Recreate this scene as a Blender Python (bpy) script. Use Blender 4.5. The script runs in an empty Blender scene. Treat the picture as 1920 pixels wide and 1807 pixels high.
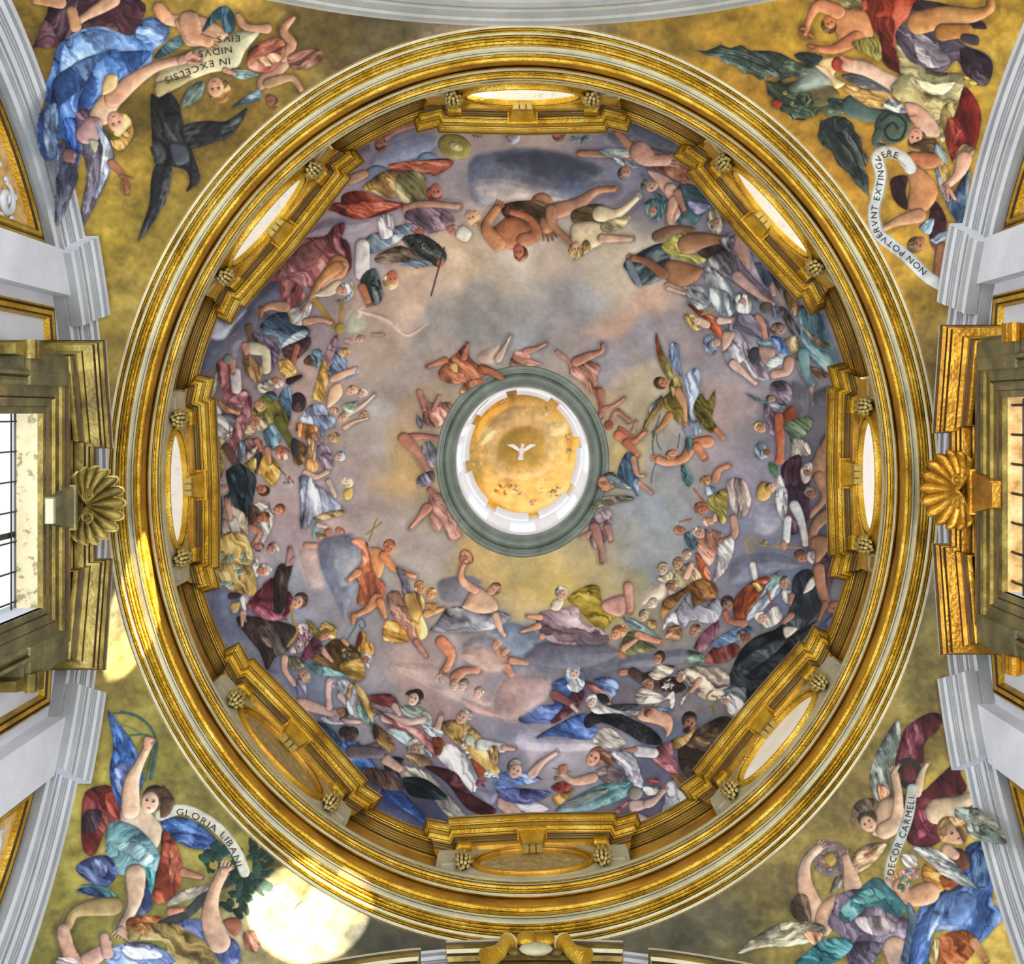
import bpy, math, random
import numpy as np
random.seed(7); rng = np.random.default_rng(7)
sc = bpy.context.scene
col = sc.collection
PI = math.pi
F = 2180.0            # focal length in pixels of the 1920 wide frame
CX, CY = 980.0, 770.0 # zenith in the frame
SQ = 1.107            # the dome is oval in plan
AY = 0.779            # dome axis, metres from the camera

# ---------------------------------------------------------------- camera, sky, sun, exposure
cam_d = bpy.data.cameras.new('camera'); cam = bpy.data.objects.new('camera', cam_d); col.objects.link(cam)
cam.location = (0, 0, 0); cam.rotation_euler = (PI, 0, 0)
cam_d.sensor_width = 36; cam_d.lens = F * 36 / 1920
cam_d.shift_x = -(CX - 960) / 1920; cam_d.shift_y = -(903.5 - CY) / 1920
cam_d.clip_end = 100
sc.camera = cam
w = bpy.data.worlds.new('sky'); sc.world = w; w.use_nodes = True
bg = w.node_tree.nodes['Background']; bg.inputs[0].default_value = (0.90, 0.95, 1.0, 1); bg.inputs[1].default_value = 1.05
sd = bpy.data.lights.new('sun', 'SUN'); sun = bpy.data.objects.new('sun', sd); col.objects.link(sun)
sd.energy = 85; sd.angle = 0.006; sd.color = (1.0, 0.9, 0.72)
from mathutils import Vector
sun.rotation_euler = Vector((-0.69, 1.0, -0.211)).to_track_quat('-Z', 'Y').to_euler()
sun.location = (6, -9, 18)
def area(name, loc, aim, sx, sy, e, c):
    d = bpy.data.lights.new(name, 'AREA'); d.shape = 'RECTANGLE'; d.size = sx; d.size_y = sy; d.energy = e; d.color = c
    o = bpy.data.objects.new(name, d); col.objects.link(o); o.location = loc
    o.rotation_euler = (Vector(aim) - Vector(loc)).to_track_quat('-Z', 'Y').to_euler(); return o
area('fill_from_below', (1.5, -3.2, -3.0), (0, 1.5, 13), 5, 4, 1000, (1.0, 0.95, 0.86))  # unseen fill lamp added below the camera to brighten the dome
area('left_window_daylight', (-3.9, .9, 6.2), (1, .8, 13.5), 1.6, 2.0, 330, (0.88, 0.94, 1.0))
area('right_window_daylight', (3.9, .75, 6.2), (-1, .8, 13.5), 1.6, 2.0, 200, (1.0, 0.94, 0.84))
sc.view_settings.view_transform = 'Standard'; sc.view_settings.look = 'None'
sc.view_settings.gamma = 1.0; sc.view_settings.exposure = -0.14
try: sc.view_settings.use_curve_mapping = False
except Exception: pass

# ---------------------------------------------------------------- helpers
def at(px, py, z): return ((px - CX) * z / F, (py - CY) * z / F, z)
def E(r, th, z): return (r * math.cos(th), r * SQ * math.sin(th) + AY, z)
def lin(h):
    v = [int(h[i:i+2], 16) / 255 for i in (0, 2, 4)]
    return tuple(c / 12.92 if c <= .04045 else ((c + .055) / 1.055) ** 2.4 for c in v)
def tag(o, label=None, cat=None, group=None, kind=None):
    if label: o['label'] = label
    if cat: o['category'] = cat
    if group: o['group'] = group
    if kind: o['kind'] = kind
    return o
def empty(name, loc=(0, 0, 0), rz=0):
    o = bpy.data.objects.new(name, None); col.objects.link(o); o.location = loc; o.rotation_euler = (0, 0, rz); o.empty_display_size = .1
    return o
def link(name, me, parent=None):
    o = bpy.data.objects.new(name, me); col.objects.link(o)
    if parent is not None: o.parent = parent
    return o
class MB:
    def __init__(s): s.v = []; s.f = []; s.m = []
    def add(s, vs, fs, mi=0):
        b = len(s.v); s.v += [tuple(p) for p in vs]; s.f += [tuple(b + i for i in f) for f in fs]
        s.m += ([mi] * len(fs) if isinstance(mi, int) else list(mi)); return s
    def box(s, c, d, mi=0, taper=1.0):
        x, y, z = c; a, b, h = d[0] / 2, d[1] / 2, d[2] / 2; t = taper
        vs = [(x-a*t,y-b*t,z-h),(x+a*t,y-b*t,z-h),(x+a*t,y+b*t,z-h),(x-a*t,y+b*t,z-h),(x-a,y-b,z+h),(x+a,y-b,z+h),(x+a,y+b,z+h),(x-a,y+b,z+h)]
        return s.add(vs, [(0,3,2,1),(4,5,6,7),(0,1,5,4),(1,2,6,5),(2,3,7,6),(3,0,4,7)], mi)
    def grid(s, rows, closed=False, mi=None, cyc=False):
        """rows: list of equal-length point lists"""
        n = len(rows[0]); vs = [p for r in rows for p in r]; fs = []; ms = []
        R = len(rows)
        for i in range(R if cyc else R - 1):
            for j in range(n if closed else n - 1):
                k = (j + 1) % n; i2 = (i + 1) % R
                fs.append((i*n+j, i*n+k, i2*n+k, i2*n+j)); ms.append(0 if mi is None else (mi[i] if isinstance(mi, (list, tuple)) else mi))
        return s.add(vs, fs, ms)
    def tube(s, pts, rad, n=8, mi=0):
        rows = []
        for i, p in enumerate(pts):
            a = Vector(pts[max(i-1, 0)]); b = Vector(pts[min(i+1, len(pts)-1)]); d = (b - a).normalized()
            u = d.orthogonal().normalized() if i == 0 else (pu - d * pu.dot(d)).normalized()
            pu = u; v = d.cross(u); r = rad[i] if isinstance(rad, (list, tuple)) else rad
            rows.append([tuple(Vector(p) + u * (r * math.cos(2*PI*k/n)) + v * (r * math.sin(2*PI*k/n))) for k in range(n)])
        s.grid(rows, closed=True, mi=mi); b = len(s.v) - len(rows) * n
        s.f.append(tuple(b + k for k in range(n))); s.m.append(mi)
        s.f.append(tuple(len(s.v) - n + k for k in range(n))); s.m.append(mi)
        return s
    def ball(s, c, r, n=10, m=6, mi=0, ax=None):
        rows = []
        M = ax if ax else ((1,0,0),(0,1,0),(0,0,1))
        if not isinstance(r, (tuple, list)): r = (r, r, r)
        for i in range(m + 1):
            a = PI * i / m; row = []
            for j in range(n):
                b = 2 * PI * j / n; l = (r[0]*math.sin(a)*math.cos(b), r[1]*math.sin(a)*math.sin(b), r[2]*math.cos(a))
                row.append(tuple(c[k] + sum(l[q] * M[q][k] for q in range(3)) for k in range(3)))
            rows.append(row)
        return s.grid(rows, closed=True, mi=mi)
    def build(s, name, mats, parent=None, smooth=35):
        me = bpy.data.meshes.new(name); me.from_pydata(s.v, [], s.f)
        if not isinstance(mats, (list, tuple)): mats = [mats]
        for m in mats: me.materials.append(m)
        me.polygons.foreach_set('material_index', s.m)
        me.validate(); me.update()
        if smooth:
            me.polygons.foreach_set('use_smooth', [True] * len(me.polygons))
            me.set_sharp_from_angle(angle=math.radians(smooth))
        return link(name, me, parent)

# ---------------------------------------------------------------- materials
def nmat(name): 
    m = bpy.data.materials.new(name); m.use_nodes = True; nt = m.node_tree; b = nt.nodes['Principled BSDF']; return m, nt, b
def mottled(name, stops, rough=.6, metal=0.0, scale=3.0, bump=.2, bscale=30, stretch=None, spec=.5):
    m, nt, b = nmat(name); N = nt.nodes.new; L = nt.links.new
    tc = N('ShaderNodeTexCoord'); mp = N('ShaderNodeMapping'); L(tc.outputs['Object'], mp.inputs[0])
    if stretch: mp.inputs['Scale'].default_value = stretch
    no = N('ShaderNodeTexNoise'); no.inputs['Scale'].default_value = scale; no.inputs['Detail'].default_value = 8; no.inputs['Roughness'].default_value = .65
    L(mp.outputs[0], no.inputs['Vector'])
    cr = N('ShaderNodeValToRGB'); L(no.outputs['Fac'], cr.inputs[0]); el = cr.color_ramp.elements
    for i, (p, c) in enumerate(stops):
        e = el[i] if i < 2 else el.new(p)
        e.position = p; e.color = (*lin(c), 1)
    L(cr.outputs[0], b.inputs['Base Color'])
    b.inputs['Roughness'].default_value = rough; b.inputs['Metallic'].default_value = metal
    b.inputs['Specular IOR Level'].default_value = spec
    n2 = N('ShaderNodeTexNoise'); n2.inputs['Scale'].default_value = bscale; n2.inputs['Detail'].default_value = 5; L(mp.outputs[0], n2.inputs['Vector'])
    bp = N('ShaderNodeBump'); bp.inputs['Strength'].default_value = bump; bp.inputs['Distance'].default_value = .02
    L(n2.outputs['Fac'], bp.inputs['Height']); L(bp.outputs[0], b.inputs['Normal'])
    return m
M = {}
M['gold'] = mottled('gilding', [(.28, '7a560c'), (.5, 'cca026'), (.72, 'efd264')], .36, .62, 2.2, .8, 42)
M['golddk'] = mottled('gilding_deep', [(.28, '6a4606'), (.5, 'b4831a'), (.75, 'd6a834')], .45, .5, 1.6, .4, 22)
M['goldol'] = mottled('gilding_shaded_olive', [(.3, '3c3212'), (.5, '77672c'), (.75, 'b8a45a')], .5, .45, 3.0, .5, 24)  # same gilding, with the colder, dimmer light put into its colour
M['leafgilt'] = mottled('antique_gilt_leaves', [(.3, '7c6a34'), (.55, 'b09c58'), (.8, 'd8c88c')], .45, .3, 5, .3, 30)
M['goldgy'] = mottled('gilding_shaded_grey', [(.3, '45432f'), (.52, '6c6648'), (.75, '988a50')], .6, .25, 3.5, .4, 24)  # gilding greyed in colour for the backlit side of the window surrounds
M['cream'] = mottled('cream_fascia', [(.3, '9c967a'), (.55, 'bcb89a'), (.8, 'd8cc90')], .5, .1, 2.0, .3, 30)
M['line'] = mottled('gilding_groove_shade', [(.3, '1a1003'), (.7, '4a3006')], .6, .2, 4, .2, 30)  # near black, paints in the shade of grooves and gaps
M['white'] = mottled('white_plaster', [(.3, 'c4cad6'), (.6, 'd8deea'), (.8, 'e2e6f0')], .8, 0, 1.5, .15, 20)
M['grey'] = mottled('grey_plaster', [(.3, '7c8084'), (.7, '9c9f9e')], .8, 0, 1.5, .15, 20)
M['archw'] = mottled('arch_plaster', [(.3, 'b4b4a4'), (.6, 'cfd0c4'), (.8, 'dedecf')], .75, 0, 1.5, .15, 20)
M['stone'] = mottled('grey_green_stone', [(.3, '5c6a60'), (.55, '76837a'), (.8, '94a09a')], .45, 0, 3, .15, 40)
M['lantern'] = mottled('white_limewash', [(.3, 'e2e4ea'), (.7, 'f4f4f8')], .7, 0, 2, .1, 20)
M['joint'] = mottled('shadowed_plaster_joint', [(.3, '74787c'), (.7, '8c9090')], .9, 0, 1.5, .1, 20)
M['reveal'] = mottled('peeling_limewash', [(.40, '857a5a'), (.44, 'b8ac88'), (.8, 'c8bc9c')], .8, 0, 9, .3, 30)
M['revgold'] = mottled('ochre_reveal', [(.35, 'a87c34'), (.5, 'd6b070'), (.75, 'f0dcae')], .7, 0, 5, .3, 30)
M['dullpane'] = mottled('dim_reveal_pane', [(.35, '8a7440'), (.6, 'b09a62'), (.78, 'd8cc9c')], .5, .1, 14, .3, 60)  # dull colour stands in for window reveals that get less light
M['black'] = mottled('dark_iron', [(.3, '0c0c10'), (.7, '1c1c24')], .5, .3, 5, .1, 30)
M['stucco'] = mottled('pale_stucco', [(.3, 'b8bec8'), (.7, 'dce2ea')], .7, 0, 6, .3, 30)
def pane_mat(name, c, e, tr):
    m, nt, b = nmat(name); N = nt.nodes.new; L = nt.links.new
    em = N('ShaderNodeEmission'); em.inputs[1].default_value = e
    no = N('ShaderNodeTexNoise'); no.inputs['Scale'].default_value = 3; tc = N('ShaderNodeTexCoord'); L(tc.outputs['Object'], no.inputs['Vector'])
    mx = N('ShaderNodeMix'); mx.data_type = 'RGBA'; L(no.outputs['Fac'], mx.inputs[0])
    mx.inputs[6].default_value = (*lin(c), 1); mx.inputs[7].default_value = (1, .98, .94, 1); L(mx.outputs[2], em.inputs[0])
    t = N('ShaderNodeBsdfTransparent'); ms = N('ShaderNodeMixShader'); ms.inputs[0].default_value = tr
    L(em.outputs[0], ms.inputs[1]); L(t.outputs[0], ms.inputs[2]); L(ms.outputs[0], nt.nodes['Material Output'].inputs[0]); return m
M['pane'] = pane_mat('lit_reveal_pane_milky', 'f4e8dc', 1.6, .55)
M['pane2'] = pane_mat('lit_reveal_pane_pink', 'f0dccb', 1.15, .0)
M['lglass'] = pane_mat('lantern_milky_glass', 'eef4ff', 2.0, .0)
M['pane3'] = pane_mat('lit_reveal_pane_cream', 'e8c88c', .85, .0)

# ---------------------------------------------------------------- sweeps
def lathe(prof, mats_idx, th0=0, th1=2*PI, seg=288):
    """prof: list of (rho px, z); or (r,'m',z)"""
    rr = [(p[0] * p[1] / F, p[1]) if len(p) == 2 else (p[0], p[2]) for p in prof]
    full = abs(th1 - th0 - 2*PI) < 1e-6
    n = seg if full else max(6, int(seg * (th1 - th0) / (2*PI)))
    b = MB(); rows = [[E(r, th0 + (th1 - th0) * j / n, z) for j in range(n if full else n + 1)] for r, z in rr]
    b.grid(rows, closed=full, mi=mats_idx); return b
def plan_sweep(path, prof, mi, caps=True):
    """path: xy points, prof: (outward offset, z) ; outward = left-hand normal of the path"""
    P = [Vector(p) for p in path]; n = len(P); mit = []
    for i in range(n):
        ns = []
        if i > 0: d = (P[i] - P[i-1]).normalized(); ns.append(Vector((-d.y, d.x)))
        if i < n - 1: d = (P[i+1] - P[i]).normalized(); ns.append(Vector((-d.y, d.x)))
        if len(ns) == 1: mit.append(ns[0])
        else:
            k = 1 + ns[0].dot(ns[1]); mit.append((ns[0] + ns[1]) / max(k, .35))
    b = MB(); b.grid([[(P[i].x + mit[i].x*o, P[i].y + mit[i].y*o, z) for i in range(n)] for o, z in prof], mi=mi)
    return b

# ================================================================ RING ENTABLATURE
def mould(bands):
    """bands: (rho_out, rho_in, z0, z1, mat, kind) -> profile with grooves"""
    prof = []; mi = []
    for (a, c, z0, z1, m, kd) in bands:
        pts = []
        if kd == 't':       # torus
            for k in range(6):
                t = k / 5; s = math.sin(PI * t)
                pts.append((a + (c - a) * t - 1.6 * s, z0 + (z1 - z0) * t - .010 * s))
        elif kd == 'c':     # cove
            for k in range(6):
                t = k / 5; s = math.sin(PI * t)
                pts.append((a + (c - a) * t + 2.2 * s, z0 + (z1 - z0) * t + .012 * s))
        else: pts = [(a, z0), (c, z1)]
        if prof:
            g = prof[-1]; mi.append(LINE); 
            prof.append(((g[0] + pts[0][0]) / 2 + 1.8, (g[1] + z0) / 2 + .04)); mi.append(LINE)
        prof += pts; mi += [m] * (len(pts) - 1)
    return prof, mi
G, C_, D, LINE, W_ = 0, 1, 2, 3, 4
RM = [M['gold'], M['cream'], M['golddk'], M['line'], M['archw']]
bands = [(791, 783, 12.00, 12.005, D, 'f'), (781.5, 776.5, 12.01, 12.02, C_, 'f'), (775.5, 773.5, 12.025, 12.03, G, 't'), (772, 769.5, 12.04, 12.05, G, 't'), (768.5, 764, 12.06, 12.075, C_, 'f'), (763, 760.5, 12.08, 12.09, G, 't'),
         (759, 757, 12.10, 12.11, G, 't'), (756, 754, 12.12, 12.13, G, 'f'), (753, 748, 12.14, 12.16, G, 't')]
p1, m1 = mould(bands)
o = lathe(p1, m1).build('trim_1', RM); tag(o, 'stepped cream and gold outer moulding of the oval ring', kind='structure')
bands = [(747, 744.5, 12.17, 12.18, G, 't'), (743.5, 735, 12.185, 12.20, C_, 'c'), (734, 731, 12.21, 12.23, C_, 't'), (730, 728, 12.235, 12.25, G, 't'), (727, 724.5, 12.26, 12.28, G, 'f'), (723.5, 716, 12.29, 12.33, G, 't')]
p2, m2 = mould(bands)
o = lathe([p1[-1]] + p2, [LINE] + m2).build('trim_2', RM); tag(o, 'cream band and rounded gold bead of the oval ring', kind='structure')
p3 = [p2[-1], (719, 12.36), (713, 12.40), (703, 12.78)]
o = lathe(p3, [LINE, D, D]).build('trim_3', RM); tag(o, 'deep plain gilded frieze of the oval ring', kind='structure')
bands = [(701.5, 697, 12.62, 12.65, C_, 'f'), (696, 694.5, 12.655, 12.665, G, 't'), (693, 690.5, 12.675, 12.70, G, 't'), (689, 684, 12.71, 12.75, G, 't'), (683, 681.5, 12.76, 12.775, C_, 't'), (680.5, 679, 12.785, 12.80, G, 't'), (678, 674, 12.82, 12.86, C_, 'f')]
p4, m4 = mould(bands)
o = lathe([p3[-1], (704, 12.63)] + p4 + [(673.5, 12.93), (4.3, 'm', 12.95)], [D, D] + m4 + [C_, C_]).build('trim_4', RM); tag(o, 'projecting upper moulding of the oval ring', kind='structure')

# ================================================================ DRUM
TH = [math.radians(a) for a in (-0.4, 42.6, 88.3, 134.3, 178.5, 222.3, 270.0, 316.1)]
NAMES = ['at the right', 'at the lower right', 'at the bottom', 'at the lower left', 'at the left', 'at the upper left', 'at the top', 'at the upper right']
def frame(th, r):
    """local frame of a bay: centre point, tangent, outward normal"""
    p = Vector((r * math.cos(th), r * SQ * math.sin(th) + AY)); t = Vector((-math.sin(th), SQ * math.cos(th))).normalized()
    return p, t, Vector((t.y, -t.x))
def theta_at(th, t, r=4.146):
    """angle where the oval of radius r is met at tangent offset t from the bay centre"""
    p, T, N = frame(th, r); best = min((abs((Vector((r*math.cos(a), r*SQ*math.sin(a) + AY)) - p).dot(T) - t), a) for a in [th + k * .001 for k in range(-600, 601)])
    return best[1]
cprof = [(.22, 14.37), (0, 14.37), (0, 14.325), (.012, 14.32), (.012, 14.305), (.022, 14.28), (.032, 14.262), (.048, 14.25), (.050, 14.235), (.060, 14.232), (.060, 14.215), (.066, 14.21), (.070, 14.175), (.085, 14.155), (.088, 14.14), (.10, 14.135), (.125, 14.11), (.128, 14.09), (.136, 14.085), (.136, 14.03), (.150, 14.02), (.153, 14.0), (.165, 13.995), (.165, 13.94), (.180, 13.93), (.186, 13.90), (.195, 13.87), (.25, 13.84)]
cmi = [0, 0, 3, 0, 0, 0, 0, 3, 0, 0, 3, 0, 0, 3, 0, 4, 3, 0, 0, 3, 0, 3, 0, 3, 0, 0, 2]
CM = [M['gold'], M['cream'], M['golddk'], M['line'], M['gold']]
kprof = [(.25, 14.37), (0, 14.37), (0, 14.32), (.01, 14.315), (.01, 14.30), (.018, 14.27), (.03, 14.25), (.034, 14.235), (.045, 14.23), (.048, 14.20), (.055, 14.195), (.055, 14.17), (.070, 14.155), (.075, 14.11), (.083, 14.105), (.09, 14.08), (.10, 14.075), (.105, 14.03), (.112, 14.02), (.112, 13.98), (.13, 13.96), (.135, 13.92), (.14, 12.95)]
kmi = [0, 0, 3, 0, 0, 0, 3, 0, 3, 0, 0, 3, 0, 3, 0, 3, 0, 3, 0, 3, 0, 2]
HW = 1.345
ends = [(theta_at(a, -1.13), theta_at(a, 1.13)) for a in TH]
ntrim = 5
for i in range(8):
    a0 = ends[i][1]; a1 = ends[(i+1) % 8][0]
    if a1 < a0: a1 += 2*PI
    n = 28; pth = [Vector(E(4.146, a1 + (a0 - a1) * k / n, 0)[:2]) for k in range(n + 1)]
    o = plan_sweep(pth, kprof, kmi).build('trim_%d' % ntrim, CM); ntrim += 1
    tag(o, 'curved gilded cornice between two window bays, clockwise after the one ' + NAMES[i], kind='structure')

def rosette_mesh(m):
    """hanging cluster of overlapping acanthus scales, local: x along the wall, y out of the wall, z up"""
    b = MB(); b.ball((0, .05, -.07), (.075, .085, .19), 12, 8, 1)  # core coloured dark for the shade between the leaves
    for lev in range(7):
        z = .10 - lev * .064; rr = [.055, .082, .10, .102, .088, .062, .03][lev]; n = [4, 5, 6, 6, 5, 4, 2][lev]; s = .034
        for k in range(n):
            a = PI * (k + .25 + .5 * (lev % 2)) / n; x = rr * math.cos(a); y = .04 + rr * math.sin(a) * 1.1
            u = (-math.sin(a), math.cos(a), 0); o_ = (math.cos(a)*.8, math.sin(a)*.8, -.6); w_ = (math.cos(a)*.6, math.sin(a)*.6, .8)
            b.ball((x, y, z), (s * .66, s * .40, s * .95), 8, 5, m, ax=(u, o_, w_))
    return b
def volute(b, x0, y0, z0, wd, m=0, s=1.0):
    pts = []
    for k in range(22):
        a = k / 21 * 3.6 * PI / 1.6; r = .062 * s * (1 - k / 25)
        pts.append((y0 + r * math.cos(a + .6), z0 + r * math.sin(a + .6)))
    for k in range(len(pts) - 1):
        (ya, za), (yb, zb) = pts[k], pts[k+1]
        d = math.hypot(yb-ya, zb-za) or 1; ny, nz = (zb-za)/d*.009, -(yb-ya)/d*.009
        vs = []
        for x in (x0 - wd, x0 + wd): vs += [(x, ya-ny, za-nz), (x, yb-ny, zb-nz), (x, yb+ny, zb+nz), (x, ya+ny, za+nz)]
        b.add(vs, [(0,1,2,3),(7,6,5,4),(0,4,5,1),(2,6,7,3)], m)
    return b

OZ, OA, OB = 13.41, .72, .405     # oval window centre height, outer half axes
def oval(a, b_, n=64): return [(a * math.cos(2*PI*k/n), b_ * math.sin(2*PI*k/n)) for k in range(n)]
panes = ['pane2', 'pane3', 'dullpane', 'dullpane', 'pane', 'pane', 'pane', 'pane']  # glowing and dull panes stand in for bright and dim reveals
bracket0 = None; corb0 = None
for i, th in enumerate(TH):
    p, T, N = frame(th, 4.0); rz = math.atan2(T.y, T.x)          # local x = tangent
    inward = -N
    # local y must point inward: with x=T, y=rot90(T); the path runs so that rot90(T) is inward
    sgn = 1 if Vector((-T.y, T.x)).dot(inward) > 0 else -1
    # cornice break-out
    pc, _, _ = frame(th, 4.146)
    L = [(-1.365, None), (-1.30, .385), (-1.06, .325), (-1.035, .385), (0, .41), (1.035, .385), (1.06, .325), (1.30, .385), (1.365, None)]
    path = []
    for t, nn in L:
        if nn is None: q = Vector(E(4.146, theta_at(th, t * (HW / 1.365)), 0)[:2])
        else: q = pc + T * t + inward * nn
        path.append(q)
    path.reverse()
    o = plan_sweep(path, cprof, cmi).build('trim_%d' % ntrim, CM); ntrim += 1
    tag(o, 'gilded cornice breaking forward over the oval window ' + NAMES[i], kind='structure')
    # bay wall with oval opening
    root = empty('trim_%d' % ntrim, (p.x, p.y, OZ), rz); ntrim += 1  # a piece of drum wall, numbered among the trims
    if sgn < 0: root.rotation_euler = (0, 0, rz + PI)
    tag(root, 'straight bay of the drum wall around the oval window ' + NAMES[i], kind='structure')
    b = MB(); n = 64; ov = oval(OA - .075, OB - .06); hw, zt, zb = 1.12, .46, -.50
    rect = []
    for (x, z) in oval(1, 1):
        k = min(hw / max(abs(x), 1e-6), (zt if z > 0 else -zb) / max(abs(z), 1e-6)); rect.append((x * k, z * k))
    b.grid([[(x, 0, z) for x, z in rect], [(x, 0, z) for x, z in ov]], closed=True, mi=0)
    b.grid([[(x, 0, z) for x, z in ov], [(x * 1.05, -.5, z * 1.05 + .02) for x, z in ov]], closed=True, mi=1)
    for s in (-1, 1): b.add([(s*hw, 0, zt), (s*hw, 0, zb), (s*hw, -.45, zb), (s*hw, -.45, zt)], [(0,1,2,3)], 0)
    b.build('bay_surface', [M['cream'] if i in (1, 2, 3, 4) else M['gold'], M['reveal']], root)  # gold on the upper bays paints in the warm light there
    # panels either side
    for s in (-1, 1):
        q = MB()
        for (cx, cz, sx, sz) in ((.985, .02, .2, .025), (.985, -.36, .2, .025), (.895, -.17, .025, .4), (1.075, -.17, .025, .4)):
            q.box((s * cx, .008, cz), (sx, .016, sz))
        q.build('wall_panel', M['cream'], root)
    # window: frame and pane
    wr = empty('window_%d' % (i + 1), (p.x, p.y, OZ), root.rotation_euler[2]); tag(wr, 'oval window in a gilded frame ' + NAMES[i], kind='structure')
    fr = MB(); prof = [(0, 0), (0, .035), (-.012, .05), (-.035, .055), (-.05, .04), (-.055, .03), (-.075, .04), (-.082, .03), (-.088, .005), (-.09, -.03)]
    fr.grid([[((OA + d) * math.cos(2*PI*k/96), y, (OB + d * .85) * math.sin(2*PI*k/96)) for k in range(96)] for d, y in prof], closed=True, mi=[0, 0, 0, 0, 1, 0, 0, 0, 0])
    fr.build('window_frame', [M['golddk'] if i in (2, 3) else M['gold'], M['line']], wr)
    pn = MB(); ov2 = oval(OA - .085, OB - .065, 48); pn.add([(x, -.02, z) for x, z in ov2], [tuple(range(48))], 0); pn.build('pane', M[panes[i]], wr, 0)  # pane stands in for the bright or dim window reveal
    if i in (6, 7):
        for x in (-.4, -.2, 0, .2, .4): q = MB(); q.box((x, -.35, 0), (.007, .007, .62)); q.build('window_bar', M['black'], wr, 0)
        for z in (-.13, 0, .13): q = MB(); q.box((0, -.35, z), (1.3, .007, .007)); q.build('window_bar', M['black'], wr, 0)
    # keystone bracket
    if bracket0 is None:
        k0 = empty('keystone_bracket'); b = MB(); 
        b.box((0, .10, .545), (.36, .22, .045)); b.build('cap', M['gold'], k0)
        b = MB(); vs = [(-.165,0,.53),(.165,0,.53),(.165,.19,.53),(-.165,.19,.53),(-.115,0,.32),(.115,0,.32),(.115,.10,.32),(-.115,.10,.32)]
        b.add(vs, [(0,3,2,1),(4,5,6,7),(0,1,5,4),(1,2,6,5),(2,3,7,6),(3,0,4,7)]); b.build('block', M['gold'], k0)
        for x in (-.078, 0, .078): b = MB(); b.box((x, .07, .27), (.055, .085, .10)); b.build('triglyph_bar', M['leafgilt'], k0)
        kb = k0; bracket0 = k0
    else:
        kb = bracket0.copy(); col.objects.link(kb)
        for ch in bracket0.children: c = ch.copy(); col.objects.link(c); c.parent = kb
    kb.location = (p.x, p.y, OZ); kb.rotation_euler = root.rotation_euler
    tag(kb, 'gilded keystone bracket with three bars over the oval window ' + NAMES[i], 'bracket', 'keystone brackets over the oval windows')
    # leafy corbels
    for s in (-1, 1):
        if corb0 is None:
            c0 = empty('leaf_corbel'); b = MB(); b.box((0, .05, .27), (.15, .10, .05)); volute(b, 0, .12, .22, .075, s=1.25); b.box((0, .04, .19), (.11, .08, .14)); b.build('scroll', M['gold'], c0)
            rosette_mesh(0).build('leaf_cluster', [M['leafgilt'], M['line']], c0); cb = c0; corb0 = c0
        else:
            cb = corb0.copy(); col.objects.link(cb)
            for ch in corb0.children: c = ch.copy(); col.objects.link(c); c.parent = cb
        lp = p + T * (.80 * s * sgn); cb.location = (lp.x, lp.y, OZ + .03); cb.rotation_euler = root.rotation_euler
        side = at(0, 0, 0)
        dx = T.x * s * sgn; dy = T.y * s * sgn
        wd = ('left' if dx < 0 else 'right') if abs(dx) > abs(dy) + .05 else ('upper' if dy < 0 else 'lower')
        tag(cb, 'leafy scroll corbel, %s end of the oval window %s' % (wd, NAMES[i]), 'corbel', 'leafy corbels beside the oval windows')
# outer drum shell (behind the bays), open behind each window
b = MB(); n = 360; rows = []
zs = [12.9, 13.0, 13.86, 14.4]
for k in range(3):
    for j in range(n):
        a = 2*PI*(j+.5)/n; q = Vector((4.3*math.cos(a), 4.3*SQ*math.sin(a)+AY)); skip = False
        if k == 1:
            for th in TH:
                p, T, N = frame(th, 4.3)
                if abs((q - p).dot(T)) < .86 and (q - p).length < 1.5: skip = True
        if not skip:
            a0, a1 = 2*PI*j/n, 2*PI*(j+1)/n
            b.add([E(4.3, a0, zs[k]), E(4.3, a1, zs[k]), E(4.3, a1, zs[k+1]), E(4.3, a0, zs[k+1])], [(0,1,2,3)])
o = b.build('wall_drum', M['gold'], None, 0); tag(o, 'gilded curved drum wall behind the window bays', kind='structure')

# ================================================================ LANTERN
ZL = 17.9
lp = [(163, ZL-.02), (161, ZL-.05), (156, ZL-.05), (155.5, ZL-.02), (153, ZL-.02), (152.5, ZL+.0), (150, ZL), (149, ZL+.02), (147, ZL-.015), (144, ZL-.035), (141, ZL-.04), (138, ZL-.03), (136, ZL), (134.5, ZL+.03), (132, ZL+.05), (129, ZL+.06), (127, ZL+.10), (125.5, ZL+.15)]
o = lathe(lp, 0, seg=160).build('lantern_ring', M['stone'])
tag(o, 'grey green moulded stone ring around the central eye of the dome', 'ring')
o = lathe([(125.5, ZL+.15), (124.5, ZL+.2), (1.03, 'm', ZL+.35)], [0, 0], seg=160).build('trim_%d' % ntrim, M['lantern']); ntrim += 1
tag(o, 'thin white inner lip above the stone ring', kind='structure')
b = MB(); n = 128
for k, (z0, z1) in enumerate([(ZL+.3, ZL+.75), (ZL+.75, 20.3), (20.3, 21.2), (21.2, 22.5)]):
    for j in range(n):
        ph = ((j + .5) / n * 8 + .5) % 1
        if k == 1 and .22 < ph < .78: continue
        a0, a1 = 2*PI*j/n, 2*PI*(j+1)/n
        rw = 1.05 if z0 < 22 and k < 3 else 1.09; b.add([E(rw, a0, z0), E(rw, a1, z0), E(rw, a1, z1), E(rw, a0, z1)], [(0,1,2,3)])
        if 0: b.add([E(1.3, a0, z0), E(1.3, a1, z0), E(1.3, a1, z1), E(1.3, a0, z1)], [(0,1,2,3)])
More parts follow.
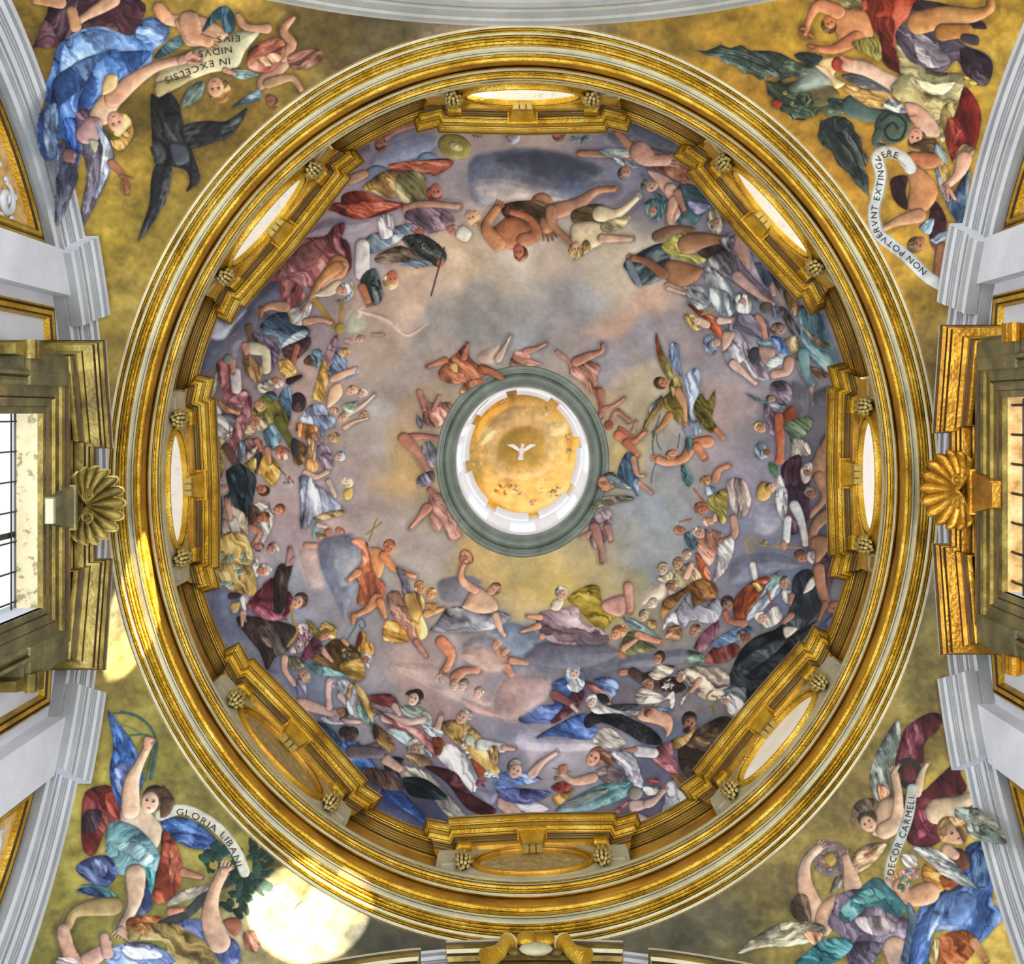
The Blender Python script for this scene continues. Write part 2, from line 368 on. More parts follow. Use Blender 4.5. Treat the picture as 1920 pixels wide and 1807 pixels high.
for j in range(8):
    q = MB(); a0 = ((j + .5 - .30) / 8 - .5/8) * 2*PI; a1 = ((j + .5 + .30) / 8 - .5/8) * 2*PI
    q.grid([[E(1.10, a0 + (a1-a0)*k/6, z) for k in range(7)] for z in (ZL+.7, 20.35)]); pn = q.build('window_%d' % (20 + j), M['lglass'], None, 0); tag(pn, 'bright tall window of the lantern', kind='structure', group='lantern windows')
o = b.build('wall_lantern', M['lantern'], None, 0); tag(o, 'bright white wall of the lantern with tall openings', kind='structure')
for j in range(8):
    a = (j + .25) / 8 * 2 * PI; da = .23 if j % 2 else .17
    b = MB()
    pr = [(1.05, 20.42), (1.02, 20.44), (1.02, 20.62), (1.0, 20.66), (1.0, 20.80), (.975, 20.86), (.965, 21.0), (.965, 21.1), (1.06, 21.1)]
    b.grid([[E(r, a - .30 + .6 * q / 10, z) for q in range(11)] for r, z in pr])
    for e in (-.30, .30): b.add([E(r, a + e, z) for r, z in pr], [tuple(range(len(pr)))])
    tag(b.build('trim_%d' % ntrim, M['lantern']), 'white moulded impost block inside the lantern', kind='structure', group='impost blocks inside the lantern'); ntrim += 1
M['gold2'] = mottled('gilding_warm_lit', [(.28, '4a2f08'), (.5, 'a8781e'), (.75, 'e6ba4a')], .36, .66, 2.6, .5, 24)  # same gilding, with warm light off sunlit gold put into the colour
def sky_glass():
    m, nt, b = nmat('clear_leaded_glass'); N = nt.nodes.new; L = nt.links.new
    em = N('ShaderNodeEmission'); em.inputs[0].default_value = (.93, .96, 1, 1); em.inputs[1].default_value = 1.3; L(em.outputs[0], nt.nodes['Material Output'].inputs[0]); return m
M['skyglass'] = sky_glass()
# ================================================================ THE PAINTER: strokes laid into a colour field, later carried by the fresco surfaces
HC, WC = 1807, 1920
def hexc(h): return np.array([int(h[i:i+2], 16) / 255 for i in (0, 2, 4)], np.float32)
def value_noise(h, w, cell, seed, octs=4, sx=1.0, sy=1.0):
    g = np.random.default_rng(seed); out = np.zeros((h, w), np.float32); amp = 1.0; tot = 0
    for o_ in range(octs):
        cx_, cy_ = max(cell * sx / 2**o_, 1.5), max(cell * sy / 2**o_, 1.5)
        gh, gw = int(h / cy_) + 3, int(w / cx_) + 3; G_ = g.random((gh, gw)).astype(np.float32)
        y = np.arange(h) / cy_; x = np.arange(w) / cx_; yi = y.astype(int); xi = x.astype(int)
        fy = (y - yi); fx = (x - xi); fy = (fy*fy*(3-2*fy))[:, None].astype(np.float32); fx = (fx*fx*(3-2*fx))[None, :].astype(np.float32)
        a = G_[yi][:, xi]; b_ = G_[yi][:, xi+1]; c = G_[yi+1][:, xi]; d = G_[yi+1][:, xi+1]
        out += amp * ((a*(1-fx) + b_*fx)*(1-fy) + (c*(1-fx) + d*fx)*fy); tot += amp; amp *= .55
    return out / tot
N1 = value_noise(HC, WC, 70, 1, 5); N2 = value_noise(HC, WC, 28, 2, 4); N3 = value_noise(HC, WC, 9, 3, 3); N4 = value_noise(HC, WC, 120, 4, 4)
def cat(pts, n=5, closed=True):
    P = np.array(pts, float); m = len(P)
    if m < 3: return P
    out = []
    for i in range(m if closed else m - 1):
        p0, p1, p2, p3 = (P[(i-1) % m], P[i], P[(i+1) % m], P[(i+2) % m]) if closed else (P[max(i-1, 0)], P[i], P[i+1], P[min(i+2, m-1)])
        for k in range(n):
            t = k / n; out.append(.5*((2*p1) + (-p0+p2)*t + (2*p0-5*p1+4*p2-p3)*t*t + (-p0+3*p1-3*p2+p3)*t**3))
    if not closed: out.append(P[-1])
    return np.array(out)
def box_of(P, pad):
    x0, y0 = np.floor(P.min(0) - pad).astype(int); x1, y1 = np.ceil(P.max(0) + pad).astype(int)
    x0, y0 = max(x0, 0), max(y0, 0); x1, y1 = min(x1, WC - 1), min(y1, HC - 1)
    if x1 <= x0 or y1 <= y0: return None
    return x0, y0, x1, y1
def sdf_poly(P, bx):
    x0, y0, x1, y1 = bx; X = (np.arange(x0, x1 + 1) + .5).astype(np.float32)[None, :]; Y = (np.arange(y0, y1 + 1) + .5).astype(np.float32)[:, None]
    d2 = np.full((y1-y0+1, x1-x0+1), 1e12, np.float32); ins = np.zeros(d2.shape, bool); n = len(P)
    for i in range(n):
        ax, ay = P[i]; bx_, by = P[(i+1) % n]; ex, ey = bx_ - ax, by - ay; L2 = ex*ex + ey*ey + 1e-9
        t = np.clip(((X-ax)*ex + (Y-ay)*ey) / L2, 0, 1); dx = X - ax - t*ex; dy = Y - ay - t*ey
        d2 = np.minimum(d2, dx*dx + dy*dy)
        if (ay > 0 or by > 0) and ay != by:
            c = ((ay > Y) != (by > Y)) & (X < (bx_-ax)*(Y-ay)/(by-ay) + ax); ins ^= c
    d = np.sqrt(d2); return np.where(ins, d, -d)          # positive inside
def sdf_path(P, Wd, bx):
    x0, y0, x1, y1 = bx; X = (np.arange(x0, x1 + 1) + .5).astype(np.float32)[None, :]; Y = (np.arange(y0, y1 + 1) + .5).astype(np.float32)[:, None]
    best = np.full((y1-y0+1, x1-x0+1), -1e9, np.float32)
    for i in range(len(P) - 1):
        ax, ay = P[i]; ex, ey = P[i+1] - P[i]; L2 = ex*ex + ey*ey + 1e-9
        t = np.clip(((X-ax)*ex + (Y-ay)*ey) / L2, 0, 1); dd = np.hypot(X-ax-t*ex, Y-ay-t*ey)
        best = np.maximum(best, Wd[i] + (Wd[i+1]-Wd[i])*t - dd)
    return best
LAT = rng.random((256, 256)).astype(np.float32)
def lat(x, y):
    xi = np.floor(x).astype(int); yi = np.floor(y).astype(int); fx = x - xi; fy = y - yi; fx = fx*fx*(3-2*fx); fy = fy*fy*(3-2*fy)
    a = LAT[yi & 255, xi & 255]; b_ = LAT[yi & 255, (xi+1) & 255]; c = LAT[(yi+1) & 255, xi & 255]; d = LAT[(yi+1) & 255, (xi+1) & 255]
    o_ = (a*(1-fx) + b_*fx)*(1-fy) + (c*(1-fx) + d*fx)*fy
    return np.clip((o_ - .5) * 1.35 + .5, 0, 1)
LDX, LDY = -.55, -.83
def lay(d, bx, colr, soft=1.0, vol=.28, depth=None, fold=None, edge=.35, seed=0, op=1.0):
    x0, y0, x1, y1 = bx; a = np.clip(.5 + d / max(soft, .8), 0, 1)
    if soft > 4: a = a*a*(3-2*a); 
    a = a * op
    if a.max() <= 0: return
    c = np.broadcast_to(colr, d.shape + (3,)).astype(np.float32).copy()
    s = np.ones(d.shape, np.float32)
    sl = (slice(y0, y1+1), slice(x0, x1+1))
    if vol:
        D = depth or max(3.0, float(d.max()) * .8); h = np.sqrt(np.clip(d / D, 0, 1) * (2 - np.clip(d / D, 0, 1)))
        gy, gx = np.gradient(h * D * .8) if min(d.shape) > 1 else (0, 0)
        s += vol * np.clip(-(gx * -LDX * -1 + gy * -LDY * -1) * -1, -1.2, 1.2) * 1.0
    if fold is not None:
        ang, wl = fold; A_ = math.radians(ang); ca, sa = math.cos(A_), math.sin(A_)
        X = np.arange(x0, x1+1)[None, :]; Y = np.arange(y0, y1+1)[:, None]
        u = (-sa * X + ca * Y); v = ca * X + sa * Y
        wu = (N1[sl] - .5) * wl * 2.6 + (N2[sl] - .5) * wl * .9; wv = (N4[sl] - .5) * wl * 4
        f = lat((u + wu) / (wl * 1.15) + seed * 3.1, (v + wv) / (wl * 4.2) + seed)          # broad folds
        g = lat((u + wu * 1.3) / (wl * .50) + seed * 1.7, (v + wv) / (wl * 2.6) + seed * 2)    # finer pleats
        r1 = 1 - np.abs(2 * f - 1); r2 = 1 - np.abs(2 * g - 1)
        h3 = lat((u + wu * 1.15) / (wl * .26) + seed * 4.3, (v + wv * .6) / (wl * 3.2) + seed * 5)
        r3 = 1 - np.abs(2 * h3 - 1)
        s += .70 * (f - .5) + .42 * (r2 - .55) * (.4 + f) - .60 * np.clip(r1 - .82, 0, 1) / .18 * .7 + .34 * (r3 - .55)
        s += .04
    if edge: s -= edge * np.exp(-np.clip(d, 0, None) / 1.3) * (1 if soft < 3 else 0)
    s += (N3[sl] - .5) * .22 + (N2[sl] - .5) * .42 * (vol > 0)
    dark = np.clip(1 - s, 0, 1)[..., None]; lite = np.clip(s - 1, 0, 1)[..., None]
    if vol: c = c * (1 + (N4[sl] - .5)[..., None] * np.array([.25, .0, -.25], np.float32))
    c = c * (1 - dark * np.array([.90, .92, .84], np.float32)) ; c = c * (1 + lite * .75); lum = c.mean(-1, keepdims=True); c = np.clip(c + (np.array([1, .97, .9], np.float32) - c) * np.clip(lite * (.12 + .75 * lum), 0, .7), 0, 1)
    CV[sl] = CV[sl] * (1 - a[..., None]) + c * a[..., None]
def ellipse(x, y, rx, ry, ang, n=22):
    A_ = math.radians(ang); return np.array([(x + rx*math.cos(t)*math.cos(A_) - ry*math.sin(t)*math.sin(A_), y + rx*math.cos(t)*math.sin(A_) + ry*math.sin(t)*math.cos(A_)) for t in [2*PI*k/n for k in range(n)]])
def halo(d_fn, P, pad, bx=None):
    bx = box_of(P, pad + 10)
    if bx is None: return
    x0, y0, x1, y1 = bx; d = d_fn(bx); a = np.clip(1 + d / pad, 0, 1) ** 2 * .20; sl = (slice(y0, y1+1), slice(x0, x1+1))
    CV[sl] *= (1 - a[..., None] * np.array([.8, .85, .7], np.float32))
def poly(P, c, **k):
    bx = box_of(P, 3 + k.get('soft', 1))
    if bx: lay(sdf_poly(P, bx), bx, c, **k)
def path(P, Wd, c, **k):
    bx = box_of(P, 3 + max(Wd) + k.get('soft', 1))
    if bx: lay(sdf_path(P, Wd, bx), bx, c, **k)
def head(skin, hair, x, y, r, ang):
    r *= .86
    A_ = math.radians(ang); cx_, cy_ = math.cos(A_), math.sin(A_); px_, py_ = -cy_, cx_
    poly(ellipse(x + cx_*r*.18, y + cy_*r*.18, r*1.0, r*.90, ang), hair, vol=.3, fold=(ang + 60, max(3, r*.45)), edge=.3, seed=x)
    k = .28 if int(x + y) % 2 else -.28
    fx, fy = x - cx_*r*.22 + px_*r*k, y - cy_*r*.22 + py_*r*k
    poly(ellipse(fx, fy, r*.84, r*.66, ang), skin, vol=.28, edge=.25)
    if r >= 6:
        dk = hair * .35
        for s in (-1, 1):
            ex, ey = fx + px_*r*.25*s + cx_*r*.12, fy + py_*r*.25*s + cy_*r*.12
            poly(ellipse(ex, ey, r*.07, r*.13, ang), dk, vol=0, edge=0); 
            poly(ellipse(ex + cx_*r*.14, ey + cy_*r*.14, r*.04, r*.17, ang), skin*.55, vol=0, edge=0, op=.8)
        path(np.array([(fx + cx_*r*.1, fy + cy_*r*.1), (fx - cx_*r*.18 + px_*r*.06, fy - cy_*r*.18 + py_*r*.06)]), [r*.05, r*.10], np.clip(skin*1.12, 0, 1), vol=0, edge=.2)
        poly(ellipse(fx - cx_*r*.42, fy - cy_*r*.42, r*.06, r*.17, ang), np.array([.62, .25, .2], np.float32), vol=0, edge=0)
        for s in (-1, 1): poly(ellipse(fx + px_*r*.32*s - cx_*r*.18, fy + py_*r*.32*s - cy_*r*.18, r*.18, r*.16, ang), np.clip(skin*np.array([1.05, .8, .75], np.float32), 0, 1), vol=0, edge=0, soft=r*.3, op=.5)
def run(txt):
    ox = oy = 0.0; sc_ = 1.0; k = 0
    for ln in txt.strip().split('\n'):
        for st in ln.split(';'):
            q = st.split()
            if not q or q[0].startswith('#'): continue
            t = q[0]; k += 1
            if t == '@': ox, oy, sc_ = float(q[1]), float(q[2]), float(q[3]); continue
            c = hexc(q[1])
            def pts(a): v = [float(z) for z in a]; return [(ox + v[i]*sc_, oy + v[i+1]*sc_) for i in range(0, len(v) - 1, 2)]
            if t in 'PDF':
                Q_ = np.array(cat(pts(q[2:] if t == 'P' else q[3:]), 2)); halo(lambda b_: sdf_poly(Q_, b_), Q_, 9)
            if t == 'P': poly(cat(pts(q[2:])), c, vol=.30, seed=k)
            elif t == 'D':
                P = cat(pts(q[3:]), 4); sz = math.sqrt(max(20, (P.max(0)-P.min(0)).prod())); poly(P, c, vol=.16, fold=(float(q[2]), min(26, max(6, sz*.19))), seed=k*1.7)
            elif t == 'K':
                P = np.array(pts(q[3:])); halo(lambda b_: sdf_poly(P, b_), P, 9); poly(P, c, vol=.2, fold=(float(q[2]), 8), seed=k)
            elif t == 'F':
                P = cat(pts(q[3:]), 4); poly(P, c, vol=.25, fold=(float(q[2]), 6.5), seed=k)
            elif t == 'S': poly(cat(pts(q[3:])), c, soft=float(q[2]), vol=.16, edge=0, depth=30)
            elif t == 'L':
                w0, w1 = float(q[2])*sc_/2, float(q[3])*sc_/2; P = cat(pts(q[4:]), 4, False); n = len(P)
                halo(lambda b_: sdf_path(P, [max(w0, w1)]*n, b_), P, 7)
                Wd_ = [(w0 + (w1-w0)*i/(n-1)) * (1 + .13*math.sin(2*PI*i/(n-1)*1.0 + .4)) for i in range(n)]
                if c[0] > .5 and .08 < c[0] - c[2] < .55 and w1 < w0*.8 and w1 > 1.6:       # a limb ends in fingers or toes
                    e = P[-1]; dv = P[-1] - P[max(n-4, 0)]; dv = dv / (np.hypot(*dv) + 1e-6); nv = np.array([-dv[1], dv[0]])
                    for f_ in (-1.0, -.35, .35, 1.0):
                        a_ = e + nv*f_*w1*.6; b__ = e + dv*w1*(2.3 - .5*abs(f_)) + nv*f_*w1*1.0
                        path(np.array([a_, b__]), [w1*.30, w1*.20], c, vol=.3, edge=.45)
                path(P, Wd_, c, vol=.34)
            elif t == 'T':
                w0 = float(q[2])*sc_/2; P = cat(pts(q[3:]), 6, False); path(P, [w0]*len(P), c, vol=.12, edge=.2)
            elif t == 'H': head(c, hexc(q[2]), ox + float(q[3])*sc_, oy + float(q[4])*sc_, float(q[5])*sc_, float(q[6]))
            elif t == 'E':
                v = [float(z) for z in q[2:]] + [0]*3; x, y, rx = v[:3]; ry = v[3] or rx; poly(ellipse(ox+x*sc_, oy+y*sc_, rx*sc_, ry*sc_, v[4]), c, vol=.3)
            elif t == 'B':      # many small blobs: colour n x y rx ry size
                n = int(q[2]); x, y, rx, ry, s_ = [float(z)*sc_ for z in q[3:8]]; g = random.Random(k); x += ox; y += oy
                for _ in range(n):
                    cc = np.clip(c * g.uniform(.75, 1.25), 0, 1); a = g.uniform(0, 6.28); m = math.sqrt(g.random())
                    poly(ellipse(x + rx*m*math.cos(a), y + ry*m*math.sin(a), s_*g.uniform(.7, 1.3), s_*g.uniform(.35, .7), g.uniform(0, 180), 10), cc, vol=.3, edge=.3)
CV = np.zeros((HC, WC, 3), np.float32)
GROUND = """980 260 b7a9a0;900 320 a9a0a4;850 480 dcbd9c;760 560 d9b49c;980 470 cdb9a6;1150 480 c9b8a0;1190 590 c9a48c;1040 600 a09a9c;900 600 9c9a9a;700 640 c8ad98;760 700 b0a098;680 760 b5a7a0;660 900 b3a4a4;720 950 b8a89c;800 600 a8a09c;1150 700 a09ca6;1220 640 9a98a4;1330 760 b09a98;1360 680 a79aa4;1250 880 a0a0a8;1200 980 9da0a8;1240 1050 9ca2a8;1150 1080 b0a47c;1000 1080 c8b070;900 1070 b8a070;1060 1130 cdb66c;1120 1160 c4b078;800 1040 b4a49c;740 1000 bbaaa0;800 760 b49c84;1150 760 b8a482;780 870 c0a274;830 960 a89a7c;1190 860 c8b47c;1190 750 b8a88c;900 1250 a89898;800 1280 b8a09c;960 1300 9c96a0;860 1350 a8929a;1000 1220 8c94a8;1100 1260 7c7888;1180 1300 807c88;700 1320 a4a4b0;640 1100 a8a4ac;560 1000 b8a0a4;600 960 c8a8a0;520 1100 a4a4b0;450 620 6a7088;420 1150 7c84a0;480 1230 8088a4;560 1300 8890a8;700 1480 5c6488;760 1530 4c5478;900 1440 8c8ca4;960 1380 8c90a4;1050 1400 b8b4c0;1250 1430 747890;1250 1530 6c6c84;1380 1000 8c8ca0;1400 940 9a96a8;1430 1080 7c8098;1520 1000 787c90;1500 820 747888;1560 700 8c90a0;1560 600 9498a8;1350 460 8c8ca0;1400 560 8890a0;1260 300 6c7084;1200 260 8488a0;1180 330 8c8ca0;760 300 8c88a0;700 350 a49cac;650 400 b8a8b0;600 460 a8a0ac;480 560 807c90;620 720 b8a098;580 600 a89090;1080 1200 98949c;940 1180 a0a098;1000 1150 c0ac80
300 20 b08a30;100 120 8a6c24;220 320 b08c2c;250 430 a08428;200 520 a88c34;210 620 a08838;450 60 8c6c24;600 60 6c5828;700 80 5c5030;560 120 8c7028;450 230 8c6c20;380 400 94782c;330 500 a0822c;230 240 786020;430 10 c09838;360 330 947424
1280 60 94701c;1340 120 a87c1c;1400 50 b4861f;1550 60 b88a20;1500 230 c08a20;1580 300 b8801c;1600 380 c08c24;1650 460 b8841c;1700 560 ac8424;1740 640 8c7030;1850 120 d0a838;1880 40 b88c28;1830 220 cca030;1700 330 c89428;1420 180 b07c1c
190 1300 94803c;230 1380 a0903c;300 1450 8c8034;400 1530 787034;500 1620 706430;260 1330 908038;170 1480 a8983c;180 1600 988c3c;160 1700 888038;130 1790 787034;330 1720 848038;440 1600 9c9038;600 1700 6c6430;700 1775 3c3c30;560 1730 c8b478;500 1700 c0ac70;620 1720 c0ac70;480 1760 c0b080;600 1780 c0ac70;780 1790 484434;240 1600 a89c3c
1740 1300 8c7c40;1700 1400 8c7838;1620 1500 84703c;1550 1600 94803c;1450 1680 7c6c3c;1350 1740 5c5840;1280 1780 504c38;1500 1760 8c7c38;1780 1450 b89c3c;1820 1500 c0a43c;1850 1650 ccb04c;1880 1750 c8a848;1600 1650 a89040;1660 1420 907c3c;1800 1380 a08c44;1440 1760 9c8c40"""  # pale spots low on the left paint the sunlit patch brighter
def ground():
    K = [k.split() for k in GROUND.replace('\n', ';').split(';')]; P = np.array([[float(a[0]), float(a[1])] for a in K], np.float32); Cc = np.stack([hexc(a[2]) for a in K])
    ys = np.arange(0, HC, 6); xs = np.arange(0, WC, 6); wx = (N1[::6, ::6] - .5) * 130; wy = (N4[::6, ::6] - .5) * 130
    X = xs[None, :] + wx[:len(ys), :len(xs)]; Y = ys[:, None] + wy[:len(ys), :len(xs)]
    num = np.zeros(X.shape + (3,), np.float32); den = np.zeros(X.shape, np.float32)
    for p, c in zip(P, Cc):
        w_ = 1 / ((X-p[0])**2 + (Y-p[1])**2 + 120) ** 1.7; num += w_[..., None] * c; den += w_
    A_ = num / den[..., None]
    yi = np.minimum(np.arange(HC) / 6, len(ys) - 1.001); xi = np.minimum(np.arange(WC) / 6, len(xs) - 1.001); y0 = yi.astype(int); x0 = xi.astype(int); fy = (yi-y0)[:, None, None].astype(np.float32); fx = (xi-x0)[None, :, None].astype(np.float32)
    B_ = (A_[y0][:, x0]*(1-fx) + A_[y0][:, x0+1]*fx)*(1-fy) + (A_[y0+1][:, x0]*(1-fx) + A_[y0+1][:, x0+1]*fx)*fy
    yy, xx = np.mgrid[0:HC, 0:WC]; rr = np.hypot((xx-CX)/1.0, (yy-905)/SQ); inn = (rr < 700)
    n = (N4-.5)*.18 + (np.abs(N1-.5)*2-.25)*.20 + (N2-.5)*.16
    st = value_noise(HC, WC, 40, 11, 4, 1.3, .8); n2 = (st-.5)*.45 + (N1-.5)*.45 + (N2-.5)*.35 + (N3-.5)*.25
    m = np.where(inn, n, n2)[..., None]; B_ = B_ * (1 + m * np.where(inn[..., None], 1, 1.1))
    lil = ((N1 - .5) * .10)[..., None] * np.array([1, -.3, -1], np.float32) * inn[..., None]
    B_ = np.where(inn[..., None], B_ + (B_ - .66) * .24 - .01, B_)
    CV[:] = np.clip(B_ + lil, 0, 1)
ground()
